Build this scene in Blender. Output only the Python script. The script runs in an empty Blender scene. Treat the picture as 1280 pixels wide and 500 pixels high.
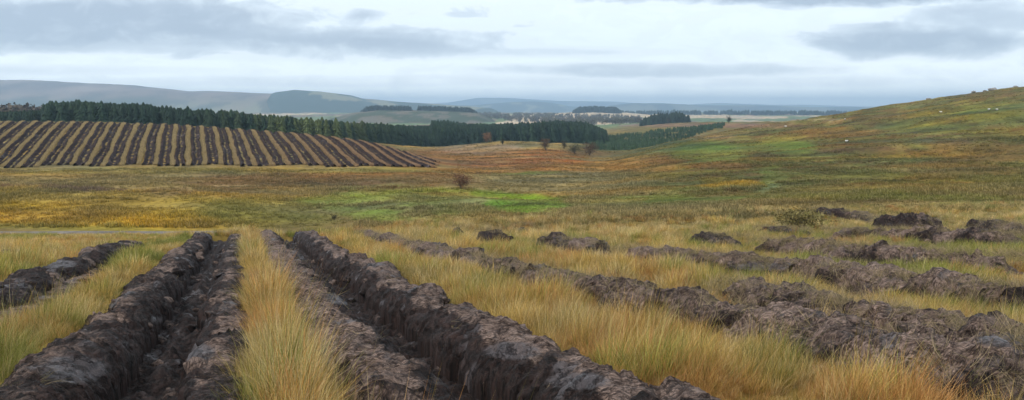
import bpy, math, random
import numpy as np
from mathutils import Vector, Matrix

random.seed(7)
rng = np.random.default_rng(11)
scene = bpy.context.scene
C = scene.collection

# ------------------------------------------------------------------ camera
F, CX, CY, V0 = 985.0, 640.0, 250.0, 137.0          # pixels of the 1280 x 500 frame
EYE = 2.0
PITCH = math.atan((CY - V0) / F)
cam_d = bpy.data.cameras.new('camera')
cam_d.sensor_width = 36.0
cam_d.lens = 36.0 * F / 1280.0
cam_d.clip_start = 0.05
cam_d.clip_end = 60000
cam = bpy.data.objects.new('camera', cam_d)
cam.location = (0, 0, EYE)
cam.rotation_euler = (math.pi / 2 - PITCH, 0, 0)
C.objects.link(cam)
scene.camera = cam

# ------------------------------------------------------------------ light
SUN_EL, SUN_AZ = math.radians(48), math.radians(-125)     # azimuth from +Y towards +X: behind left
world = bpy.data.worlds.new('World')
scene.world = world
world.use_nodes = True


class NT:
    """small helper to write node trees"""
    def __init__(self, tree):
        self.t = tree
        self.n = tree.nodes
        self.l = tree.links

    def node(self, typ, **kw):
        n = self.n.new(typ)
        for k, v in kw.items():
            setattr(n, k, v)
        return n

    def put(self, sock, v):
        if isinstance(v, bpy.types.NodeSocket):
            self.l.new(v, sock)
        elif v is not None:
            if sock.type == 'RGBA' and not hasattr(v, '__len__'):
                v = (v, v, v, 1)
            elif sock.type == 'RGBA' and len(v) == 3:
                v = (*v, 1)
            sock.default_value = v

    def math(self, op, a, b=None, c=None, clamp=False):
        n = self.node('ShaderNodeMath', operation=op, use_clamp=clamp)
        self.put(n.inputs[0], a)
        self.put(n.inputs[1], b)
        self.put(n.inputs[2], c)
        return n.outputs[0]

    def vmath(self, op, a, b=None):
        n = self.node('ShaderNodeVectorMath', operation=op)
        self.put(n.inputs[0], a)
        self.put(n.inputs[1], b)
        return n.outputs[1] if op in ('LENGTH', 'DOT_PRODUCT') else n.outputs[0]

    def mix(self, f, a, b, blend='MIX'):
        n = self.node('ShaderNodeMix', data_type='RGBA', blend_type=blend)
        self.put(n.inputs[0], f)
        self.put(n.inputs[6], a)
        self.put(n.inputs[7], b)
        return n.outputs[2]

    def noise(self, vec, scale, detail=4, rough=0.55, dist=0.0):
        n = self.node('ShaderNodeTexNoise')
        self.put(n.inputs['Vector'], vec)
        n.inputs['Scale'].default_value = scale
        n.inputs['Detail'].default_value = detail
        n.inputs['Roughness'].default_value = rough
        n.inputs['Distortion'].default_value = dist
        return n.outputs['Fac']

    def ramp(self, f, lo, hi, a=0.0, b=1.0, smooth=True):
        n = self.node('ShaderNodeMapRange', interpolation_type='SMOOTHSTEP' if smooth else 'LINEAR')
        self.put(n.inputs[0], f)
        n.inputs[1].default_value, n.inputs[2].default_value = lo, hi
        n.inputs[3].default_value, n.inputs[4].default_value = a, b
        return n.outputs[0]

    def xyz(self, v):
        n = self.node('ShaderNodeSeparateXYZ')
        self.put(n.inputs[0], v)
        return n.outputs

    def vec(self, x, y, z):
        n = self.node('ShaderNodeCombineXYZ')
        for i, q in enumerate((x, y, z)):
            self.put(n.inputs[i], q)
        return n.outputs[0]

    def attr(self, name, inst=False):
        n = self.node('ShaderNodeAttribute', attribute_type='INSTANCER' if inst else 'GEOMETRY', attribute_name=name)
        return n.outputs


def build_world():
    w = NT(world.node_tree)
    w.n.clear()
    sky = w.node('ShaderNodeTexSky', sky_type='NISHITA')
    sky.sun_disc = False
    sky.sun_elevation = SUN_EL
    sky.sun_rotation = SUN_AZ
    sky.air_density = 1.0
    sky.dust_density = 1.5
    blue = w.mix(1.0, sky.outputs[0], (0.10, 0.10, 0.10), 'MULTIPLY')
    d = w.node('ShaderNodeTexCoord').outputs['Generated']
    x, y, z = w.xyz(d)
    zc = w.math('ADD', w.math('MAXIMUM', z, 0.0), 0.045)
    px, py = w.math('DIVIDE', x, zc), w.math('DIVIDE', y, zc)
    sheet = w.vec(px, py, 0.0)                               # the cloud layer, seen in perspective
    n1 = w.noise(sheet, 0.16, 7, 0.56, 0.35)
    n2 = w.noise(w.vmath('ADD', sheet, (31.0, 7.0, 3.0)), 0.55, 6, 0.6, 0.3)
    n3 = w.noise(w.vec(w.math('MULTIPLY', px, 0.10), w.math('MULTIPLY', py, 0.5), 4.0), 0.9, 5, 0.55, 0.2)
    # the banks of cloud that hang over this valley, by bearing and elevation
    yy = w.math('MAXIMUM', y, 0.05)
    a = w.math('DIVIDE', x, yy)
    e = w.math('DIVIDE', z, yy)
    wa = w.noise(w.vec(w.math('MULTIPLY', a, 3.2), w.math('MULTIPLY', e, 17.0), 1.0), 1.0, 3, 0.5, 0.6)
    wb = w.noise(w.vec(w.math('MULTIPLY', a, 17.0), w.math('MULTIPLY', e, 36.0), 5.0), 1.0, 6, 0.62, 0.5)
    wob = w.math('ADD', w.math('MULTIPLY', w.math('SUBTRACT', wa, 0.5), 3.4), w.math('MULTIPLY', w.math('SUBTRACT', wb, 0.5), 3.2))
    front = w.math('GREATER_THAN', y, 0.05)
    banks = [(-0.56, 0.108, 0.50, 0.034, 1.0), (-0.24, 0.090, 0.30, 0.028, 0.95), (-0.40, 0.080, 0.40, 0.012, 0.7),
             (0.02, 0.072, 0.22, 0.008, 0.45),
             (0.36, 0.146, 0.30, 0.018, 1.15), (0.17, 0.050, 0.20, 0.011, 0.7), (0.52, 0.085, 0.14, 0.022, 0.9),
             (0.62, 0.115, 0.13, 0.020, 0.75), (-0.064, 0.117, 0.03, 0.005, 0.5), (-0.62, 0.050, 0.25, 0.008, 0.35), (0.0, 0.036, 0.6, 0.007, 0.22)]
    tot = None
    for (ca, ce, ra, re, s) in banks:
        q = w.math('ADD', w.math('POWER', w.math('ABSOLUTE', w.math('DIVIDE', w.math('SUBTRACT', a, ca), ra)), 2.0),
                   w.math('POWER', w.math('ABSOLUTE', w.math('DIVIDE', w.math('SUBTRACT', e, ce), re)), 2.0))
        g = w.math('SUBTRACT', 1.05, w.math('ADD', q, w.math('MULTIPLY', wob, 1.0)))
        g = w.math('MULTIPLY', w.ramp(g, -0.5, 1.15), s)
        tot = g if tot is None else w.math('MAXIMUM', tot, g)
    tot = w.math('MULTIPLY', tot, front)
    cover = w.ramp(n1, 0.42, 0.70, 0.0, 0.55)
    # overcast goes on over the rest of the sky; in the view the banks lead
    high = w.math('ADD', w.math('MULTIPLY', cover, w.ramp(z, 0.10, 0.22)), w.math('MULTIPLY', w.math('SUBTRACT', n2, 0.5), 0.35))
    dark = w.math('ADD', w.math('ADD', tot, high), w.math('MULTIPLY', w.math('SUBTRACT', wb, 0.48), 0.95), clamp=True)
    pale = w.mix(w.ramp(z, 0.0, 0.085), (1.42, 1.46, 1.42), (0.82, 0.91, 0.975))
    col = w.mix(dark, pale, (0.37, 0.44, 0.535))
    rim = w.ramp(w.math('ABSOLUTE', w.math('SUBTRACT', dark, 0.22)), 0.0, 0.16, 0.16, 0.0)
    col = w.mix(rim, col, (1.12, 1.13, 1.12))
    out = w.mix(0.88, blue, col)
    bg = w.node('ShaderNodeBackground')
    w.put(bg.inputs[0], out)
    bg.inputs[1].default_value = 1.0
    w.l.new(bg.outputs[0], w.node('ShaderNodeOutputWorld').inputs[0])


build_world()
sun_d = bpy.data.lights.new('sun', 'SUN')
sun_d.energy = 1.5
sun_d.angle = math.radians(14)
sun_d.color = (1.0, 0.95, 0.88)
sun = bpy.data.objects.new('sun', sun_d)
sdir = Vector((math.sin(SUN_AZ) * math.cos(SUN_EL), math.cos(SUN_AZ) * math.cos(SUN_EL), math.sin(SUN_EL)))
sun.rotation_euler = sdir.to_track_quat('Z', 'Y').to_euler()
sun.location = (0, 0, 30)
C.objects.link(sun)
vs = scene.view_settings
vs.view_transform = 'Standard'
vs.look = 'None'
vs.exposure = 0.48
vs.gamma = 1.0
vs.use_curve_mapping = False
scene.render.engine = 'CYCLES'
scene.cycles.use_denoising = True
scene.cycles.max_bounces = 4
scene.cycles.transparent_max_bounces = 8
scene.cycles.volume_bounces = 0

# ------------------------------------------------------------------ numeric helpers
_perm = np.random.default_rng(3).permutation(256)
_perm = np.concatenate([_perm, _perm, _perm])
_grad = np.random.default_rng(4).normal(size=(256, 3))
_grad /= np.linalg.norm(_grad, axis=1)[:, None]


def perlin(p):
    p = np.asarray(p, float)
    i = np.floor(p).astype(int)
    f = p - i
    i &= 255
    u = f * f * f * (f * (f * 6 - 15) + 10)
    r = 0
    for dx in (0, 1):
        wx = u[:, 0] if dx else 1 - u[:, 0]
        hx = _perm[i[:, 0] + dx]
        for dy in (0, 1):
            wy = u[:, 1] if dy else 1 - u[:, 1]
            hy = _perm[(hx + i[:, 1] + dy) & 255]
            for dz in (0, 1):
                wz = u[:, 2] if dz else 1 - u[:, 2]
                g = _grad[_perm[(hy + i[:, 2] + dz) & 255]]
                dot = g[:, 0] * (f[:, 0] - dx) + g[:, 1] * (f[:, 1] - dy) + g[:, 2] * (f[:, 2] - dz)
                r = r + wx * wy * wz * dot
    return r * 1.5


def fbm(p, octv=4, gain=0.5):
    p = np.asarray(p, float)
    r, a = 0, 1.0
    for k in range(octv):
        r = r + a * perlin(p * (2.03 ** k) + 17.3 * k)
        a *= gain
    return r


def P3(x, y, z=0.0, s=1.0):
    x = np.asarray(x, float)
    return np.stack([x * s, np.broadcast_to(np.asarray(y, float) * s, x.shape), np.broadcast_to(np.asarray(z, float) * s, x.shape)], -1)


def sstep(a, b, x):
    t = np.clip((np.asarray(x, float) - a) / (b - a), 0, 1)
    return t * t * (3 - 2 * t)


def ray(u, v):
    """frame pixel -> (x per metre of depth, z per metre of depth)"""
    a, b = (np.asarray(u, float) - CX) / F, (CY - np.asarray(v, float)) / F
    Y = math.cos(PITCH) + b * math.sin(PITCH)
    return a / Y, (-math.sin(PITCH) + b * math.cos(PITCH)) / Y


def project(x, y, z):
    dz = np.asarray(z, float) - EYE
    d = y * math.cos(PITCH) - dz * math.sin(PITCH)
    up = y * math.sin(PITCH) + dz * math.cos(PITCH)
    d = np.maximum(d, 0.3)
    return CX + F * np.asarray(x) / d, CY - F * up / d


TX0, TZ0 = ray(300.0, 257.0)      # where the plough lines run to
TX0, TZ0 = float(TX0), float(TZ0)

# ------------------------------------------------------------------ the lie of the land
# bearing (as a frame column) -> list of (depth, height relative to the eye)
FAR = [(1600, -26), (2600, -18), (3500, -15), (6000, -26), (14000, -60)]
LAND = {
    -500: [(60, -9.6), (100, -9.5), (153, -8.5), (201, 0.0), (300, -4), (500, -10), (900, -24)],
    0: [(60, -9.45), (80, -8.35), (90, -8.5), (104, -10.1), (153, -11.2), (201, -3.0), (215, -3.3), (300, -6.6), (500, -14), (900, -26)],
    110: [(60, -9.45), (80, -8.3), (90, -8.4), (104, -10.1), (153, -11.1), (201, -3.2), (215, -3.5), (300, -5.9), (500, -14), (900, -26)],
    236: [(60, -9.45), (80, -8.45), (90, -8.7), (104, -10.1), (153, -11.0), (201, -4.0), (215, -4.3), (300, -8.2), (500, -17), (900, -27)],
    300: [(60, -9.4), (80, -9.0), (100, -10.1), (152, -11.1), (200, -5.1), (212, -5.5), (300, -9.6), (500, -18), (900, -27)],
    400: [(60, -9.2), (100, -10.2), (150, -11.2), (194, -6.3), (206, -6.9), (300, -11.8), (500, -19), (900, -27)],
    470: [(60, -8.6), (100, -10.1), (150, -11.3), (188, -7.9), (200, -8.7), (300, -12.6), (400, -15.0), (900, -27)],
    540: [(60, -8.3), (90, -9.9), (150, -11.4), (182, -11.9), (210, -13), (300, -15.6), (400, -19.5), (560, -16.5), (900, -27)],
    620: [(62, -8.2), (90, -9.9), (125, -11.2), (200, -13), (250, -13.8), (300, -11.6), (330, -12.6), (400, -19.3), (900, -27)],
    700: [(62, -8.0), (90, -9.6), (125, -11.1), (230, -12.4), (300, -13.0), (420, -17), (600, -20), (900, -26)],
    760: [(60, -7.8), (85, -9.3), (125, -11.1), (200, -13.6), (235, -15.5), (400, -19.5), (600, -18.5), (900, -22)],
    805: [(60, -7.7), (85, -9.0), (125, -10.5), (222, -11.6), (250, -13.3), (400, -18), (600, -15.5), (900, -17)],
    860: [(60, -7.6), (75, -8.2), (125, -9.9), (190, -11), (250, -9.5), (280, -10.8), (400, -15.5), (600, -13.3), (720, -12), (900, -15)],
    940: [(60, -7.4), (80, -8.0), (125, -9.2), (220, -9.4), (300, -6.8), (340, -7.6), (500, -12.5), (700, -11.6), (900, -15)],
    1040: [(60, -7.3), (80, -7.8), (120, -8.7), (220, -7.4), (310, -2.7), (400, -3.6), (700, -10), (900, -14)],
    1100: [(60, -7.2), (80, -7.6), (120, -8.5), (220, -6.3), (320, 0.8), (420, 0.9), (700, -8), (900, -13)],
    1190: [(60, -7.1), (80, -7.5), (120, -8.1), (200, -5.1), (310, 4.4), (420, 5.6), (700, -2), (900, -10)],
    1280: [(60, -7.0), (80, -7.3), (120, -7.6), (190, -4.2), (300, 8.0), (420, 11.4), (700, 5), (900, -6)],
    1800: [(60, -5.5), (120, -3), (300, 18), (420, 25), (700, 22), (900, 5)],
}
_cols = sorted(LAND)
_ctx = np.array([float(ray(c, 200.0)[0]) for c in _cols])
_gy = np.exp(np.linspace(math.log(45), math.log(14000), 420))
_gt = np.linspace(-1.3, 1.3, 260)


def near_plane(x, y):
    lat = x - TX0 * y
    return TZ0 * y + 0.00055 * np.clip(lat, 0, 70) ** 2 + 0.0004 * np.clip(-lat - 6, 0, 40) ** 2


def _blur(a, r, ax):
    k = np.hanning(2 * r + 3)[1:-1]
    k /= k.sum()
    pad = [(0, 0), (0, 0)]
    pad[ax] = (r, r)
    a = np.pad(a, pad, mode='edge')
    return np.apply_along_axis(lambda m: np.convolve(m, k, 'valid'), ax, a)


def _table():
    rows = []
    for c, t in zip(_cols, _ctx):
        pts = [(45, float(near_plane(np.array(t * 45), np.array(45.0)))), (50, float(near_plane(np.array(t * 50), np.array(50.0))))]
        pts += [(y, z + EYE) for y, z in LAND[c] + FAR]
        pts = np.array(pts)
        rows.append(np.interp(np.log(_gy), np.log(pts[:, 0]), pts[:, 1]))
    rows = np.array(rows)
    g = np.stack([np.interp(_gt, _ctx, rows[:, k]) for k in range(len(_gy))], 1)
    return _blur(_blur(g, 4, 1), 5, 0)


_T = _table()


def land(x, y):
    """height of the bare ground"""
    x, y = np.broadcast_arrays(np.asarray(x, float), np.asarray(y, float))
    pl = near_plane(x, y)
    ys = np.maximum(y, 45.0)
    fy = (np.log(ys) - math.log(45)) / (math.log(14000) - math.log(45)) * (len(_gy) - 1)
    ft = np.clip((x / ys + 1.3) / 2.6 * (len(_gt) - 1), 0, len(_gt) - 1.001)
    fy = np.clip(fy, 0, len(_gy) - 1.001)
    it, iy = ft.astype(int), fy.astype(int)
    a, b = ft - it, fy - iy
    tb = (_T[it, iy] * (1 - a) * (1 - b) + _T[it + 1, iy] * a * (1 - b) + _T[it, iy + 1] * (1 - a) * b + _T[it + 1, iy + 1] * a * b)
    k = sstep(46, 56, y)
    z = pl * (1 - k) + tb * k
    xf, yf = x.ravel(), y.ravel()
    n = fbm(P3(xf, yf, 0, 1 / 9.0), 3).reshape(x.shape)
    n2 = fbm(P3(xf, yf, 5, 1 / 55.0), 3).reshape(x.shape)
    z = z + n * (0.04 + 0.28 * sstep(56, 90, y) + 0.25 * sstep(180, 500, y)) * (1 - 0.75 * plant_mask(x, y))
    t = x / np.maximum(y, 1.0)
    hol = np.exp(-((t + 0.10) / 0.13) ** 2) * sstep(58, 68, y) * (1 - sstep(115, 150, y))
    z = z + hol * 0.75 * np.abs(fbm(P3(xf * 0.7, yf, 21, 1 / 8.0), 3).reshape(x.shape))
    folds = sstep(0.12, 0.25, t) * sstep(75, 130, y)
    z = z + folds * 1.5 * (0.45 - np.abs(fbm(P3(xf * 0.5 + yf * 0.35, yf, 33, 1 / 38.0), 3).reshape(x.shape)))
    z = z + n2 * (0.9 * sstep(80, 300, y)) * (1 - plant_mask(x, y)) + n2 * 4 * sstep(900, 3000, y)
    return z


PTX, PTZ = ray(236.0, -10.0)
PTX = float(PTX)


def plant_mask(x, y):
    t = x / np.maximum(y, 1.0)
    return sstep(140, 156, y) * (1 - sstep(205, 225, y)) * (1 - sstep(-0.10, -0.05, t))


def hit(u, v, y0=3.0, y1=900.0):
    """where the sight line of a pixel first meets the ground"""
    tx, tz = ray(u, v)
    ys = np.exp(np.linspace(math.log(y0), math.log(y1), 1500))
    g = land(tx * ys, ys)
    below = (EYE + tz * ys) < g
    k = int(np.argmax(below)) if below.any() else len(ys) - 1
    y = ys[k]
    return float(tx * y), float(y), float(g[k])


# ------------------------------------------------------------------ mesh helpers
def mesh_obj(name, verts, faces, mat, parent=None, attrs=None, smooth=True, vis=True):
    """faces: (N,4) or (N,3) index array, or list of such arrays"""
    me = bpy.data.meshes.new(name)
    verts = np.asarray(verts, np.float32)
    fl = faces if isinstance(faces, list) else [faces]
    fl = [np.asarray(f, np.int32) for f in fl if len(f)]
    me.vertices.add(len(verts))
    me.vertices.foreach_set('co', verts.ravel())
    if fl:
        idx = np.concatenate([f.ravel() for f in fl])
        tot = np.concatenate([np.full(len(f), f.shape[1], np.int32) for f in fl])
        me.loops.add(len(idx))
        me.loops.foreach_set('vertex_index', idx)
        me.polygons.add(len(tot))
        st = np.zeros(len(tot), np.int32)
        st[1:] = np.cumsum(tot)[:-1]
        me.polygons.foreach_set('loop_start', st)
        me.polygons.foreach_set('loop_total', tot)
        me.polygons.foreach_set('use_smooth', np.full(len(tot), smooth, bool))
    for k, a in (attrs or {}).items():
        a = np.asarray(a)
        if a.ndim == 2:
            at = me.attributes.new(k, 'FLOAT_VECTOR', 'POINT')
            at.data.foreach_set('vector', a.astype(np.float32).ravel())
        elif a.dtype.kind == 'i':
            at = me.attributes.new(k, 'INT', 'POINT')
            at.data.foreach_set('value', a.astype(np.int32))
        else:
            at = me.attributes.new(k, 'FLOAT', 'POINT')
            at.data.foreach_set('value', a.astype(np.float32))
    me.update()
    me.validate()
    if mat:
        me.materials.append(mat)
    o = bpy.data.objects.new(name, me)
    C.objects.link(o)
    if parent:
        o.parent = parent
    return o


def grid_faces(nr, nc, wrap=False):
    r, c = np.meshgrid(np.arange(nr - 1), np.arange(nc if wrap else nc - 1), indexing='ij')
    c2 = (c + 1) % nc
    return np.stack([r * nc + c, r * nc + c2, (r + 1) * nc + c2, (r + 1) * nc + c], -1).reshape(-1, 4)


def tag(o, label=None, cat=None, group=None, kind=None):
    for k, v in (('label', label), ('category', cat), ('group', group), ('kind', kind)):
        if v:
            o[k] = v
    return o


# ------------------------------------------------------------------ materials
def new_mat(name):
    m = bpy.data.materials.new(name)
    m.use_nodes = True
    w = NT(m.node_tree)
    w.n.clear()
    out = w.node('ShaderNodeOutputMaterial')
    b = w.node('ShaderNodeBsdfPrincipled')
    b.inputs['Roughness'].default_value = 0.9
    b.inputs['Specular IOR Level'].default_value = 0.2
    w.l.new(b.outputs[0], out.inputs[0])
    return m, w, b, out


def bump(w, b, h, dist, strength=1.0):
    n = w.node('ShaderNodeBump')
    n.inputs['Strength'].default_value = strength
    n.inputs['Distance'].default_value = dist
    w.put(n.inputs['Height'], h)
    w.l.new(n.outputs[0], b.inputs['Normal'])


def mat_ground():
    m, w, b, _ = new_mat('moorland')
    pos = w.node('ShaderNodeNewGeometry').outputs['Position']
    col = w.attr('col')[0]
    far = w.attr('far')[2]
    n1 = w.noise(pos, 1.3, 6, 0.65)
    n2 = w.noise(pos, 0.22, 5, 0.6)
    n3 = w.noise(pos, 0.03, 4, 0.6)
    k = w.math('MULTIPLY', w.ramp(n1, 0.25, 0.75, 0.55, 1.45, False), w.ramp(n2, 0.25, 0.75, 0.62, 1.38, False))
    c = w.mix(1.0, col, w.vec(k, k, k), 'MULTIPLY')
    c = w.mix(w.ramp(n3, 0.4, 0.7, 0.0, 0.35), c, w.mix(1.0, c, (1.15, 0.95, 0.7), 'MULTIPLY'))
    w.put(b.inputs['Base Color'], c)
    b.inputs['Roughness'].default_value = 1.0
    b.inputs['Specular IOR Level'].default_value = 0.05
    bump(w, b, w.math('ADD', n1, n2), 0.35, 0.8)
    return m


def mat_peat(name, sheen=0.8):
    m, w, b, _ = new_mat(name)
    co = w.attr('uvw')[1]                 # metres along, across, height, per object
    mk = w.attr('dry')[2]
    n0 = w.noise(co, 2.2, 5, 0.6, 0.3)
    n1 = w.noise(co, 9.0, 6, 0.65, 0.4)
    n2 = w.noise(co, 46.0, 4, 0.7)
    sx, sy, sz = w.xyz(co)
    fib = w.noise(w.vec(w.math('MULTIPLY', sx, 60.0), w.math('MULTIPLY', sy, 9.0), w.math('MULTIPLY', sz, 9.0)), 1.0, 4, 0.6, 1.2)
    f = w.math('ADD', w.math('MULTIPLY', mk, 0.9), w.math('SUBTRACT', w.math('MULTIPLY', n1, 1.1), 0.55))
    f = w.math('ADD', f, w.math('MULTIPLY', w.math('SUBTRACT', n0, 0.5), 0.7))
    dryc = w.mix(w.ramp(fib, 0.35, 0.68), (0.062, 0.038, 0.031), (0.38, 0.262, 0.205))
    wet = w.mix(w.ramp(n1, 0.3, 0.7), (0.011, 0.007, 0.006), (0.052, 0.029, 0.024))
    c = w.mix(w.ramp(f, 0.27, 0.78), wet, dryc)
    # wiped, slick faces where the plough board slid along
    sm = w.math('MULTIPLY', w.ramp(w.noise(w.vmath('ADD', co, (9.0, 4.0, 2.0)), 1.5, 3, 0.5, 0.4), 0.60, 0.67), w.ramp(n1, 0.36, 0.5))
    sm = w.math('MAXIMUM', sm, w.ramp(w.math('ADD', w.attr('smear')[2], w.math('MULTIPLY', w.math('SUBTRACT', n1, 0.5), 0.5)), 0.35, 0.6))
    c = w.mix(w.math('MULTIPLY', sm, sheen), c, (0.088, 0.074, 0.076))
    vo = w.node('ShaderNodeTexVoronoi', feature='DISTANCE_TO_EDGE')
    w.put(vo.inputs['Vector'], w.vmath('ADD', w.vmath('MULTIPLY', co, (1.5, 0.7, 0.9)), w.vec(w.math('MULTIPLY', n1, 0.8), w.math('MULTIPLY', n0, 1.0), 0.0)))
    vo.inputs['Scale'].default_value = 3.4
    crack = w.ramp(w.math('ADD', vo.outputs['Distance'], w.math('MULTIPLY', w.math('SUBTRACT', n2, 0.5), 0.10)), 0.0, 0.075)
    c = w.mix(crack, w.mix(1.0, c, (0.50, 0.47, 0.46), 'MULTIPLY'), c)
    straw = w.math('MULTIPLY', w.ramp(fib, 0.66, 0.74), w.ramp(n0, 0.40, 0.62))
    c = w.mix(w.math('MULTIPLY', straw, 0.55), c, (0.42, 0.33, 0.21))
    w.put(b.inputs['Base Color'], c)
    crumb = w.noise(co, 85.0, 3, 0.65)
    c = w.mix(w.math('MULTIPLY', w.ramp(crumb, 0.57, 0.68), 0.38), c, w.mix(1.0, c, (2.6, 2.4, 2.3), 'MULTIPLY'))
    c = w.mix(w.math('MULTIPLY', w.ramp(crumb, 0.45, 0.34), 0.45), c, w.mix(1.0, c, (0.35, 0.33, 0.32), 'MULTIPLY'))
    w.put(b.inputs['Base Color'], c)
    w.put(b.inputs['Roughness'], w.math('SUBTRACT', w.ramp(n2, 0.3, 0.7, 0.65, 0.95), w.math('MULTIPLY', sm, 0.38)))
    b.inputs['Specular IOR Level'].default_value = 0.30 * sheen + 0.05
    h = w.math('ADD', w.math('MULTIPLY', n1, 1.0), w.math('ADD', w.math('MULTIPLY', n2, 0.35), w.math('MULTIPLY', fib, 0.55)))
    h = w.mix(sm, h, w.math('MULTIPLY', n1, 0.5))
    h = w.math('ADD', h, w.math('MULTIPLY', crack, 0.5))
    bump(w, b, w.math('ADD', h, w.math('MULTIPLY', crumb, 0.4)), 0.055, 1.0)
    return m


def mat_leafy(name, lo, hi, straw=False, transl=0.35):
    """blades and leaves: 't' runs along the blade, 'r' differs per blade, 'tint' per plant"""
    m, w, b, out = new_mat(name)
    t, r = w.attr('t')[2], w.attr('r')[2]
    tint = w.attr('tint', True)[0]
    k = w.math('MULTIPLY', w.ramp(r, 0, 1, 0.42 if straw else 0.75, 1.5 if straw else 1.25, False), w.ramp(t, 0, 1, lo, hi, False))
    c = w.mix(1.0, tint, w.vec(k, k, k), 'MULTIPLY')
    if straw:
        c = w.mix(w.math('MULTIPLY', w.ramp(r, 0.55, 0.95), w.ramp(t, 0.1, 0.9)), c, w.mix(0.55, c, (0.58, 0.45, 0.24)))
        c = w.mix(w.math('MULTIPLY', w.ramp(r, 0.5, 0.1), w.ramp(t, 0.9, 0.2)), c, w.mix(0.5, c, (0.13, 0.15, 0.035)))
    w.put(b.inputs['Base Color'], c)
    b.inputs['Roughness'].default_value = 0.7
    b.inputs['Specular IOR Level'].default_value = 0.15
    tr = w.node('ShaderNodeBsdfTranslucent')
    w.put(tr.inputs[0], c)
    mx = w.node('ShaderNodeMixShader')
    mx.inputs[0].default_value = transl
    w.l.new(b.outputs[0], mx.inputs[1])
    w.l.new(tr.outputs[0], mx.inputs[2])
    w.l.new(mx.outputs[0], out.inputs[0])
    return m


def mat_plain(name, c1, c2, scale=3.0, rough=0.9, bd=0.02):
    m, w, b, _ = new_mat(name)
    co = w.node('ShaderNodeTexCoord').outputs['Object']
    n = w.noise(co, scale, 5, 0.6)
    w.put(b.inputs['Base Color'], w.mix(w.ramp(n, 0.3, 0.7), c1, c2))
    b.inputs['Roughness'].default_value = rough
    bump(w, b, n, bd, 0.6)
    return m


M_ground = mat_ground()
M_peat = mat_peat('peat')
M_peat_far = mat_peat('hillside_peat', 0.0)
M_grass = mat_leafy('grass_blades', 0.75, 1.1, True)
M_tree = mat_leafy('conifer_needles', 0.9, 1.1, transl=0.1)
M_bark = mat_plain('bark', (0.06, 0.045, 0.035), (0.13, 0.10, 0.08), 6)
M_wool = mat_plain('wool', (0.62, 0.60, 0.54), (0.75, 0.73, 0.68), 9, 1.0, 0.03)
M_face = mat_plain('sheep_face', (0.04, 0.035, 0.03), (0.07, 0.06, 0.055), 9)
M_stone = mat_plain('grey_stone', (0.13, 0.125, 0.12), (0.30, 0.29, 0.27), 1.6, 0.95, 0.1)
M_track = mat_plain('track_gravel', (0.12, 0.10, 0.085), (0.19, 0.165, 0.14), 1.2, 0.95, 0.05)

# ------------------------------------------------------------------ plough lines
# each: poly of (offset from the plough direction in metres, depth) -> ground points
def line_pts(poly, step=0.25):
    poly = np.array(poly, float)
    ys = np.arange(poly[0, 1], poly[-1, 1] + step * 0.5, step)
    L = np.interp(ys, poly[:, 1], poly[:, 0])
    return np.stack([L + TX0 * ys, ys], 1)


def pix_pts(pix):
    pts = np.array([hit(u, v)[:2] for u, v in pix])
    d = np.concatenate([[0], np.cumsum(np.linalg.norm(np.diff(pts, axis=0), axis=1))])
    s = np.arange(0, d[-1], 0.25)
    return np.stack([np.interp(s, d, pts[:, 0]), np.interp(s, d, pts[:, 1])], 1)


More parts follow.
